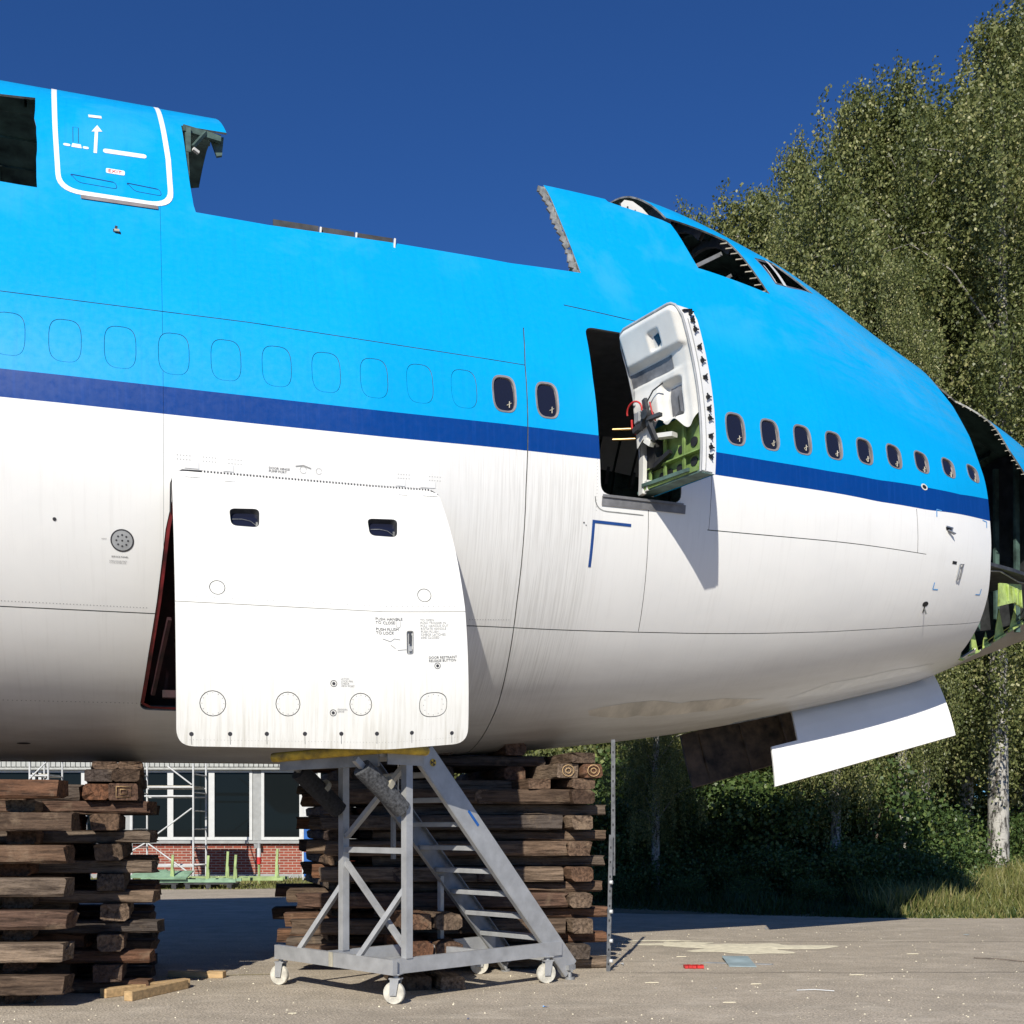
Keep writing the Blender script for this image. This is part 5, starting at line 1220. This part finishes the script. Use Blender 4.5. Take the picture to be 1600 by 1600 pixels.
# mint green racks on dark pallets
def rack(x, y, w, d, posts, label, mats):
    S = empty('transport_rack', (x, y, .14), (0, 0, 0), label, 'rack', 'pale green racks lying on pallets')
    for yy in (0, d): part('rail', M[mats[0]], lambda b: b.beam((0, yy, .06), (w, yy, .06), .07, .08), S)
    for k in range(4): part('cross_member', M[mats[1]], lambda b: b.beam((w * (k + .3) / 3.6, .04, .06), (w * (k + .3) / 3.6, d - .04, .06), .07, .06), S)
    for px_, h_ in posts: part('upright', M['lime'], lambda b: (b.beam((px_, .05, .10), (px_ + .04, .05, h_), .05, .06)), S); part('upright_gusset', M['lime'], lambda b: b.beam((px_ + .06, .05, .12), (px_ + .05, .05, h_ * .5), .09, .03), S)
    return S
def pallet(x, y, w, d, label):
    S = empty('pallet', (x, y, 0), (0, 0, 0), label, 'pallet', 'dark pallets under the racks')
    for k in range(5): part('deck_board', M['darkgrey'], lambda b: b.box((w/2, d * (k + .5) / 5, .125), (w, d / 5 * .7, .025)), S)
    for k in range(3): part('block_row', M['darkgrey'], lambda b: b.box((w * (.08 + .42 * k), d / 2, .055), (.12, d, .11)), S)
for x, lab in ((-9.7, 'left pallet under the pale green racks'), (-8.3, 'right pallet under the pale green racks')): pallet(x, 28.9, 1.25, .85, lab)
rack(-9.6, 29.0, 2.6, .6, [(.95, .72), (1.85, .70), (2.55, .72)], 'long pale green rack with three uprights on pallets', ('mint', 'lime'))
rack(-9.1, 30.0, 3.1, .7, [(1.6, .78), (2.9, .85)], 'rear pale green rack with two uprights', ('lime', 'mint'))
for x, y, w, lab in ((-9.9, 29.9, .8, 'mint green sheet lying left of the racks'), (-9.0, 29.2, .75, 'tilted mint green sheet on the rack')):
    b = MB(); b.box((x + .4, y, .34), (w, .7, .03), Matrix.Rotation(R(14), 3, 'X')); b.build('mint_sheet', M['mint'], label=lab, cat='sheet')
MP = empty('marker_post', (-6.9, 31.2, 0), (0, 0, 0), 'red and white marker post near the brick wall', 'post')
for z0, z1, m, r_ in ((0, .55, 'lime', .035), (.55, .74, 'redb', .06), (.74, .98, 'white2', .055), (.98, 1.12, 'greyl', .04)): part('post_section', M[m], lambda b: b.tube((0, 0, z0), (0, 0, z1), r_, 10), MP)

# perforated steel posts at the right tower
def perf(x, y, z0, z1, label, lean=0.):
    S = empty('steel_post', (x, y, z0), (0, R(lean), 0), label, 'post', 'perforated steel posts beside the right tower'); h = z1 - z0
    part('angle_bar', M['pole'], lambda b: (b.box((0, 0, h/2), (.042, .006, h)), b.box((.021, .024, h/2), (.006, .042, h))), S)
    for k in range(int(h / .16)): part('hole', M['black'], lambda b: b.box((0, -.004, .08 + .16*k), (.016, .003, .024)), S)
perf(1.055, 12.55, 0, 1.5, 'lower perforated steel post standing against the right tower', 1.2); perf(1.115, 12.62, 1.05, 2.55, 'upper perforated steel post reaching to the belly', 0.)
for z in (.98, .66, .34, .12):
    b = MB(); b.tube((1.07, 12.50, z), (1.10, 12.49, z), .022, 8); b.build('white_cap', M['white2'], label='white plastic cap on the steel post %s' % {.98: 'highest up', .66: 'second from top', .34: 'third from top', .12: 'nearest the ground'}[z], cat='cap')

# ------------------------------------------------------------------ loose things on the asphalt
def offcut(x0, y0, x1, y1, w, h, label, z=0.):
    b = MB(); b.beam((x0, y0, h/2 + z), (x1, y1, h/2 + z), w, h); return b.build('timber_offcut', M['offcut'], None, .006, label=label, cat='offcut', group='pale wood offcuts on the asphalt')
offcut(-3.62, 12.1, -3.02, 12.02, .10, .07, 'pale wood offcut lying apart, furthest right of the offcuts')
offcut(-3.80, 10.62, -3.22, 11.35, .10, .085, 'short pale beam poking out from under the left tower')
offcut(-3.50, 10.42, -3.22, 11.25, .09, .09, 'tilted pale beam resting beside the short one')
b = MB(); b.tube((-4.32, 10.35, 0), (-4.33, 10.33, .19), .012, 8); b.build('steel_stake', M['galvd'], label='thin steel stake upright at the foot of the left tower', cat='stake')
b = MB(); b.prism([(2.46, 12.95, .004), (2.76, 12.90, .004), (2.83, 13.72, .03), (2.52, 13.74, .03)], (0, 0, .006)); b.build('metal_sheet', M['teal'], label='pale blue-grey sheet lying on the asphalt', cat='sheet')
b = MB(); b.prism([(2.20, 13.30, .002), (2.98, 13.12, .002), (3.02, 13.20, .002), (2.3, 13.38, .002)], (0, 0, .004)); b.build('plastic_strip', M['greyl'], label='thin translucent strip across the blue-grey sheet', cat='strip')
b = MB()
for k in range(5): b.box((1.95 + .045 * k, 12.83 + .01 * math.sin(k * 2.3), .02), (.04, .13, .03), Matrix.Rotation(.2 * math.sin(k * 3), 3, 'Z'))
b.build('red_reflector', M['redb'], label='small red ribbed piece left of the blue-grey sheet', cat='debris')
def patch(name, cx, cy, rx, ry, mat, z=.008, seed=0, **kw):
    r_ = np.random.default_rng(seed); n = 40; v = [(cx, cy, z)]; f = []
    ph = r_.random(4) * 6
    for i in range(n):
        t = 2*math.pi*i/n; k = 1 + .25*math.sin(3*t+ph[0]) + .18*math.sin(5*t+ph[1]) + .12*math.sin(9*t+ph[2]); v.append((cx + rx*k*math.cos(t), cy + ry*k*math.sin(t), .004))
    for i in range(n): f.append((0, 1+i, 1+(i+1) % n))
    me = bpy.data.meshes.new(name); me.from_pydata(v, [], f); me.materials.append(mat); return link_mesh(name, me, **kw)
patch('spilled_sand', 3.05, 14.95, .95, .62, M['sand'], .02, 3, kind='stuff', label='pale sand spilled on the asphalt')
patch('spilled_sand', 2.25, 15.35, .45, .34, M['sand'], .012, 5, kind='stuff', label='thin tail of the spilled sand')
patch('spilled_sand', 2.05, 15.85, .5, .10, M['sand'], .010, 6, kind='stuff', label='faint streak of sand behind the spill')
sheet('yellow_line', [(-3.75, 12.02), (-2.55, 12.30), (-2.54, 12.34), (-3.75, 12.07)], .004, simple('faded_yellow_line', (.42, .36, .19), .8, var=.25, scale=12), kind='structure')
def scrap(x, y, s, mat, label):
    r_ = random.Random(x * 7 + y); b = MB(); pts = [Vector((x + (r_.random()-.5)*s*2, y + (r_.random()-.5)*s*2.4, .004 + r_.random()*s*.5)) for _ in range(7)]; c = Vector((x, y, s*.35))
    for i in range(6): b.add([c, pts[i], pts[i+1]], [(0, 1, 2)])
    o_ = b.build('scrap', M[mat], label=label, cat='scrap', group='small scraps on the asphalt'); return o_
for x, y, l_, lab in ((1.35, 11.6, .14, 'before the right tower, below the pale blue scrap'), (1.9, 10.3, .12, 'low in the photo, left of the white cable tie'), (2.4, 11.5, .11, 'just left of the white cable tie'), (3.6, 12.2, .16, 'right of the white cable tie'), (4.9, 14.2, .15, 'beside the thin dark stick'), (2.0, 13.9, .12, 'between the red ribbed piece and the sand'), (-1.9, 9.7, .07, 'in front of the left castor')):
    b = MB(); b.prism([(x, y, .004), (x + l_, y + .01, .004), (x + l_ * .9, y + .035, .004), (x + l_ * .2, y + .03, .004)], (0, 0, .006)); b.build('splinter', M['sand'], label='pale splinter ' + lab, cat='splinter', group='pale splinters on the asphalt')
for x, y, s, m, lab in ((-.36, 9.42, .03, 'bluetape', 'tiny blue scrap right of the front castor'), (.30, 10.05, .035, 'lblue', 'small pale blue scrap before the stair foot'), (1.27, 12.05, .03, 'lblue', 'pale blue scrap right of the steel post'), (1.15, 12.95, .07, 'white2', 'crumpled white plastic at the foot of the right tower'), (1.28, 13.1, .05, 'white2', 'small white rag behind the crumpled plastic'), (1.35, 14.2, .05, 'white2', 'white scrap in the tower shadow edge'), (2.0, 11.2, .02, 'white2', 'white crumb on the open asphalt'), (3.9, 17.6, .05, 'lblue', 'pale blue scrap near the shadow edge'), (6.6, 16.6, .05, 'teal', 'bluish scrap by the verge')):
    scrap(x, y, s, m, lab)
def stick(x0, y0, x1, y1, mat, label, r=.006):
    b = MB(); b.path([(x0, y0, .01), ((x0+x1)/2, (y0+y1)/2 + .02, .018), (x1, y1, .01)], r, 5); b.build('stick', M[mat], label=label, cat='stick')
stick(5.55, 13.75, 6.0, 13.35, 'twig', 'thin dark stick lying at the right on the asphalt')
stick(2.75, 11.05, 3.1, 11.0, 'white2', 'thin white cable tie on the asphalt', .005)
# small stones and crumbs
def crumbs():
    n = 1100; v = []; f = []
    for i in range(n):
        y = 9.3 + 9 * RNG.random() ** 1.3; x = (RNG.random() - .5) * y * .95; s = .004 + .009 * RNG.random() ** 3; k = len(v)
        a = RNG.random() * 6
        v += [(x + s*math.cos(a), y + s*math.sin(a), 0), (x + s*math.cos(a+2.1), y + s*math.sin(a+2.1), 0), (x + s*math.cos(a+4.2), y + s*math.sin(a+4.2), 0), (x, y, s)]
        f += [(k, k+1, k+3), (k+1, k+2, k+3), (k+2, k, k+3)]
    me = bpy.data.meshes.new('grit'); me.from_pydata(v, [], f); me.materials.append(M['sand']); link_mesh('grit', me, kind='stuff', label='pale grit scattered on the asphalt')
crumbs()

# ------------------------------------------------------------------ vegetation
def leafmesh(name, C, size, mat, droop=.5, seed=0, tones=None):
    """C: Nx3 leaf centres -> diamond leaves as one mesh"""
    r = np.random.default_rng(seed); n = len(C); d = r.normal(size=(n, 3)); d[:, 2] -= droop * 1.6; d /= np.linalg.norm(d, axis=1, keepdims=True)
    u = r.normal(size=(n, 3)); w = np.cross(d, u); w /= np.linalg.norm(w, axis=1, keepdims=True); s = (size * (.65 + .7 * r.random(n)))[:, None]
    v = np.stack([C, C + d*s*.5 + w*s*.36, C + d*s, C + d*s*.5 - w*s*.36], 1).reshape(-1, 3)
    me = bpy.data.meshes.new(name); me.vertices.add(4*n); me.vertices.foreach_set('co', v.astype(np.float32).ravel())
    me.loops.add(4*n); me.loops.foreach_set('vertex_index', np.arange(4*n, dtype=np.int32)); me.polygons.add(n)
    me.polygons.foreach_set('loop_start', np.arange(0, 4*n, 4, dtype=np.int32)); me.update(calc_edges=True)
    t = np.clip((tones if tones is not None else .45) + r.normal(size=n) * .22, 0, 1); at = me.attributes.new('tone', 'FLOAT', 'FACE'); at.data.foreach_set('value', t.astype(np.float32))
    me.materials.append(mat); return me
def birch(seed, H, crown0, rad, nleaf, lean=0., top=1.0, size=.092):
    """trunk mesh, limbs mesh, crown mesh with hanging strands of leaves"""
    r = np.random.default_rng(seed); tk = MB(); pts = []; rr = []
    for i in range(12):
        t = i / 11; pts.append(Vector((lean * t * t + .15 * math.sin(t * 5 + seed) * t, .12 * math.sin(t * 4 + seed * 2) * t, -.3 + (H * .93 + .3) * t))); rr.append(max(.02, .021 * H * .55 * (1 - t) ** .8 + .02))
    tk.path(pts, rr, 9)
    lm = MB(); cl = []; nb = 46
    for i in range(nb):
        t = (i + r.random()) / nb; z0 = crown0 + (H * .94 - crown0) * t; k = min(.93, z0 / (H * .93)); base = Vector((np.interp(k*11, range(12), [p.x for p in pts]), np.interp(k*11, range(12), [p.y for p in pts]), z0))
        env = rad * (math.sin(math.pi * min(1, .18 + .80 * t)) ** .7) * (1.0 if t < .8 else (1.05 - t) * 4 + .1) * (.6 + .55 * r.random())
        a = i * 2.4 + r.random() * .8; rise = (.55 + .5 * r.random()) * env
        e = base + Vector((math.cos(a) * env, math.sin(a) * env, rise)); mid = base.lerp(e, .55) + Vector((0, 0, .18 * env)); end = e + Vector((math.cos(a) * .25 * env, math.sin(a) * .25 * env, -.10 * env))
        lm.path([base, mid, e, end], [.028 + .008 * env, .018 + .003 * env, .011, .005], 5)
        for q in range(int(4 + 2.2 * env)):
            f_ = .30 + .75 * r.random(); p = base.lerp(mid, f_ / .55) if f_ < .55 else mid.lerp(end, min(1.1, (f_ - .55) / .45))
            cl.append((p + Vector((r.normal() * .30, r.normal() * .30, r.normal() * .25)), .7 + 1.3 * r.random()))
    for q in range(18): cl.append((Vector((pts[-1].x + r.normal() * .25, pts[-1].y + r.normal() * .25, H * (.90 + .09 * r.random()))), .7))
    per_ = max(6, int(nleaf / len(cl))); C = []; T = []
    for c, ln in cl:
        tone = .45 + r.normal() * .19
        ns = 5; 
        for s_ in range(ns):
            off = r.normal(size=3) * np.array([.30, .30, .22]); m = per_ // ns; tt = r.random(m)
            P = np.array(c) + off + np.stack([r.normal(size=m) * .085 + off[0] * .5 * tt, r.normal(size=m) * .085 + off[1] * .5 * tt, -tt * ln * (1.0 + .5 * r.random()) + .25 + r.normal(size=m) * .03], 1); C.append(P); T.append(np.full(m, tone))
    C = np.concatenate(C); T = np.concatenate(T); C = C[C[:, 2] > .6]; T = T[:len(C)]
    trunk = tk.build('trunk', M['bark']); limbs = lm.build('limbs', M['limb']); crown = bpy.data.objects.new('crown', leafmesh('crown', C, size, M['leaf'], .5, seed, T)); COL.objects.link(crown)
    return [trunk, limbs, crown]
def plant_tree(protos, first, x, y, rot, sc, label, group, szz=1., name='birch_tree', cat='tree', z=.1):
    e = empty(name, (x, y, z), (0, 0, rot), label, cat, group); e.scale = (sc, sc, sc * szz)
    for p in protos:
        o = p if first else p.copy()
        if not first: COL.objects.link(o)
        o.parent = e
    return e
BV = [birch(21, 22.5, 2.6, 2.9, 105000, .6), birch(22, 20.5, 2.2, 2.6, 90000, -.3), birch(23, 23.5, 3.4, 3.1, 110000, .3)]
GT = 'birches at the edge of the yard'
used = [True, True, True]
def bt(v, px, Y, topy, rot, label, wide=1., group=GT):
    X = (px - 800) * Y / 1787; H = 1.6 + (1290 - topy) * Y / 1787; base = (22.5, 20.5, 23.5)[v]; k = H / base
    e = plant_tree(BV[v], used[v], X, Y, rot, k * wide, label, group, 1 / wide); used[v] = False; return e
bt(1, 1330, 30.5, 138, .4, 'leftmost tall birch, its pointed top left of the main mass', .82)
bt(0, 1440, 29.5, 85, 2.0, 'birch with a rounded top between the pointed one and the tallest', .95)
bt(2, 1560, 27.5, 5, 1.1, 'tallest birch, thick white trunk rising from the grass bank', 1.0)
bt(0, 1650, 30.5, -60, 4.0, 'birch cut by the right edge of the photo')
bt(1, 1500, 34.0, 120, 3.1, 'birch standing behind the rounded and the tallest one', 1.3)
bt(2, 1385, 35.0, 190, 5.2, 'birch behind the leftmost tall one, showing thin white branches', 1.1)
bt(0, 1275, 36.0, 330, 2.7, 'lower birch showing just above the cockpit roof', .95)
bt(1, 1255, 32.5, 215, 5.0, 'slender birch at the left edge of the tall group', .66)
bt(2, 1205, 38.5, 285, 1.9, 'birch between the tall group and the sparse low tops', .70)
bt(1, 1150, 38.0, 296, 1.2, 'sparse slender birch top left of the cockpit', .95)
bt(1, 1085, 38.5, 318, 4.4, 'smallest birch top showing over the cut crown', .80)
bt(2, 1600, 37.0, 60, 2.2, 'birch far back at the right edge', 1.2)
bt(0, 1024, 23.6, 700, .9, 'slim birch with a thin white trunk right of the steel post', .8)
bt(1, 1305, 24.0, 420, 3.6, 'birch trunk rising behind the hanging gear door, crown hidden by the nose', .7)
bt(2, 1410, 25.0, 400, 1.9, 'birch trunk right of the hanging gear door', .7)
# rounder broadleaf trees filling the wood behind
def bushtree(seed, H, rad, z0, nleaf, size, mat, name_stem='stem', nstem=4):
    r = np.random.default_rng(seed); st_ = MB(); C = []; T = []; ncl = 60
    for i in range(nstem):
        a = r.random() * 6.28; st_.path([(0, 0, -.2), (.25 * math.cos(a), .25 * math.sin(a), H * .3), (rad * .5 * math.cos(a), rad * .5 * math.sin(a), H * .75)], [.02 * H + .01, .012 * H + .008, .006], 6)
    for i in range(ncl):
        d = r.normal(size=3); d /= np.linalg.norm(d); k = r.random() ** .45
        c = np.array([d[0] * rad * k, d[1] * rad * k, z0 + (H - z0) * (.5 + .5 * d[2] * k)]); sz = (.16 + .12 * r.random()) * rad; m = nleaf // ncl
        P = c + r.normal(size=(m, 3)) * sz * np.array([1, 1, .62]); C.append(P); T.append(np.full(m, .42 + r.normal() * .16))
    C = np.concatenate(C); T = np.concatenate(T); keep = C[:, 2] > .05; C = C[keep]; T = T[keep]
    s = st_.build(name_stem, M['twig']); cr = bpy.data.objects.new('foliage', leafmesh('foliage', C, size, mat, .2, seed, T)); COL.objects.link(cr); return [s, cr]
TV = [bushtree(31, 9, 3.2, .6, 30000, .13, M['leaf']), bushtree(32, 11, 3.6, .8, 32000, .14, M['leaf'])]
tf = [True, True]
for i, (px, Y, topy, v, w, lab) in enumerate([(990, 30, 850, 0, 1., 'leafy tree right behind the steel post'), (1080, 33, 800, 1, 1., 'leafy tree beyond the dark gear door'), (1180, 36, 780, 0, 1.1, 'leafy tree beyond the gap left of the white gear door'), (1290, 39, 700, 1, 1.2, 'leafy tree deep in the wood behind the white gear door'),
        (1400, 38, 560, 0, 1.3, 'dense leafy tree behind the nose tip'), (1490, 40, 520, 1, 1.3, 'dense leafy tree right of the nose tip'), (1590, 38, 540, 0, 1.3, 'dense leafy tree at the right edge behind the nose'), (1680, 36, 600, 1, 1.2, 'leafy tree mostly outside the right edge'), (880, 34, 900, 1, 1., 'leafy tree hidden behind the right tower'), (1340, 48, 420, 1, 1.5, 'tall dark tree furthest back in the wood, left'), (1480, 50, 400, 0, 1.6, 'tall dark tree furthest back in the wood, right'), (1230, 46, 560, 0, 1.4, 'tall dark tree furthest back behind the cockpit'), (790, 42, 960, 0, 1.3, 'leafy tree hidden behind the middle of the right tower'), (690, 46, 980, 1, 1.3, 'leafy tree beyond the corner of the brick building'), (590, 52, 1020, 0, 1.4, 'leafy tree beyond the building, hidden by the stair')]):
    X = (px - 800) * Y / 1787; H = 1.6 + (1290 - topy) * Y / 1787; base = (9, 11)[v]; k = H / base
    plant_tree(TV[v], tf[v], X, Y, i * 1.3, k * .8 * w ** .5, lab, 'leafy trees of the wood behind', 1 / (.8 * w ** .5), 'leafy_tree'); tf[v] = False
SV = [bushtree(41, 2.4, 1.3, .1, 9000, .095, M['shrub'], nstem=6), bushtree(42, 1.7, 1.2, .05, 7000, .085, M['shrub'], nstem=6), bushtree(43, 3.2, 1.4, .15, 11000, .11, M['shrub'], nstem=5)]
sf = [True] * 3
sp = [(985, 25.5, 1185, 2), (1045, 27, 1210, 0), (1100, 25, 1285, 0), (1160, 26, 1250, 0), (1215, 25, 1222, 0), (1270, 26, 1225, 2), (1335, 25, 1205, 0), (1395, 27, 1235, 2), (1440, 25.5, 1262, 0), (1500, 28, 1290, 1), (1130, 23.8, 1330, 1), (1020, 23.8, 1320, 1), (1230, 23.5, 1320, 1), (1310, 23.2, 1310, 1), (1390, 23.5, 1315, 1), (1460, 24, 1330, 1), (1560, 31, 1290, 0), (1620, 29, 1280, 0), (975, 29, 1200, 2), (1080, 30, 1190, 2), (1180, 31, 1200, 2), (1290, 31, 1200, 2), (1450, 33, 1230, 2), (1540, 36, 1240, 2), (930, 24.5, 1260, 0), (1065, 22.9, 1375, 1), (1170, 22.6, 1385, 1), (1275, 22.2, 1380, 1), (1360, 22.3, 1375, 1), (1430, 22.8, 1372, 1), (960, 23.2, 1360, 1)]
adj = ['lit leafy', 'tall leafy', 'rounded', 'dark leafy', 'spreading', 'feathery', 'bushy', 'upright', 'shaded', 'small', 'low dark', 'low', 'low rounded', 'low spreading', 'low bushy', 'low shaded', 'sunlit', 'edge']
for i, (px, Y, topy, v) in enumerate(sp):
    X = (px - 800) * Y / 1787; H = 1.6 + (1290 - topy) * Y / 1787; base = (2.4, 1.7, 3.2)[v]; k = max(.35, H / base)
    ref = 'below the dark gear door' if px < 1190 and px > 1040 else 'right of the steel post' if px <= 1040 else 'below the white gear door' if px < 1380 else 'left of the thick white trunk' if px < 1550 else 'by the right edge'
    row = 'in the front row' if Y < 23.4 else 'in the second row' if Y < 24.6 else 'in the middle row' if Y < 28.5 else 'at the back of the thicket'
    plant_tree(SV[v], sf[v], X, Y, i * 2.1, k, f'{adj[i % 18]} green shrub {row}, {ref}', 'shrubs in the thicket under the nose', 1., 'shrub', 'shrub', .05); sf[v] = False

def grass(name, n, region, hmin, hmax, label, seed, tone, dens=None, mat='grass'):
    r = np.random.default_rng(seed); x0, x1, y0, y1 = region; X = x0 + (x1 - x0) * r.random(n); Y = y0 + (y1 - y0) * r.random(n) ** 1.5
    ex = np.interp(X, [p[0] for p in edge], [p[1] for p in edge]); k = Y > ex - .02 + r.normal(size=n) * .06; X, Y = X[k], Y[k]; n = len(X)
    gz = -.012 + .35 * np.clip((Y - 20.5) / 7, 0, 1) * np.clip((X - 1) / 5, 0, 1)
    cl = .5 + .5 * np.sin(X * 2.1 + np.sin(Y * 1.7) * 2); h = (hmin + (hmax - hmin) * r.random(n) ** 1.6) * (.45 + .75 * cl) * np.clip((Y - ex[k]) * 1.2 + .25, .25, 1.); a = r.random(n) * 6.28; w = .012 + .012 * r.random(n)
    lx, ly = r.normal(size=n) * .35 * h, r.normal(size=n) * .35 * h; B = np.stack([X, Y, gz], 1)
    v = np.stack([B + np.stack([w*np.cos(a), w*np.sin(a), 0*w], 1), B - np.stack([w*np.cos(a), w*np.sin(a), 0*w], 1), B + np.stack([lx, ly, h], 1)], 1).reshape(-1, 3)
    me = bpy.data.meshes.new(name); me.vertices.add(3*n); me.vertices.foreach_set('co', v.astype(np.float32).ravel()); me.loops.add(3*n); me.loops.foreach_set('vertex_index', np.arange(3*n, dtype=np.int32)); me.polygons.add(n)
    me.polygons.foreach_set('loop_start', np.arange(0, 3*n, 3, dtype=np.int32)); me.update(calc_edges=True)
    at = me.attributes.new('tone', 'FLOAT', 'FACE'); at.data.foreach_set('value', np.clip(tone + r.normal(size=n) * .2 + .15 * (cl - .5), 0, 1).astype(np.float32)); me.materials.append(M[mat])
    link_mesh(name, me, kind='stuff', label=label)
grass('dry_grass', 90000, (6.6, 18, 19.3, 30), .10, .55, 'yellow-green dry grass on the bank', 5, .42)
grass('weeds', 42000, (.5, 9, 19.8, 25), .05, .34, 'weeds along the yard edge, coloured dark for its shade', 6, .02, mat='shrub')  # darkest leaf tone puts the shade of the verge into the colour
grass('sparse_grass', 9000, (-14, -4.5, 28.7, 34.5), .04, .16, 'sparse grass before the brick wall', 8, .4)

# vehicles far behind the trunks
def van(x, y, label, col):
    V = empty('parked_van', (x, y, .3), (0, 0, R(4)), label, 'van')
    def body(b): b.prism([(-2.3, -.9, .35), (2.3, -.9, .35), (2.35, -.9, 1.05), (1.75, -.9, 1.2), (1.15, -.9, 2.0), (-2.2, -.9, 2.1), (-2.32, -.9, 1.0)], (0, 1.8, 0))
    part('body', M[col], body, V, .06)
    part('side_window', M['bpane'], lambda b: b.prism([(.95, -.915, 1.25), (1.5, -.915, 1.25), (1.1, -.915, 1.85), (.3, -.915, 1.88), (.3, -.915, 1.25)], (0, .01, 0)), V)
    part('windscreen', M['bpane'], lambda b: b.prism([(1.80, -.8, 1.22), (1.22, -.8, 1.96), (1.22, .8, 1.96), (1.80, .8, 1.22)], (.01, 0, .01)), V)
    for wx in (-1.5, 1.5):
        for wy in (-.86, .86): part('wheel', M['black'], lambda b: b.tube((wx, wy - .1, .34), (wx, wy + .1, .34), .34, 18), V)
van(23.3, 60, 'white van partly hidden behind the thick birch trunk', 'white2'); van(29.5, 62, 'second pale van further right behind the trunks', 'greyl')

# everything in the yard was measured for an eye level of 1.60 m; the real one is 1.84 m, so bring it to true size
for o in [o for o in SC.objects if o.parent is None and o not in (cam, sun, AC)]:
    o.location = o.location * 1.15; o.scale = o.scale * 1.15
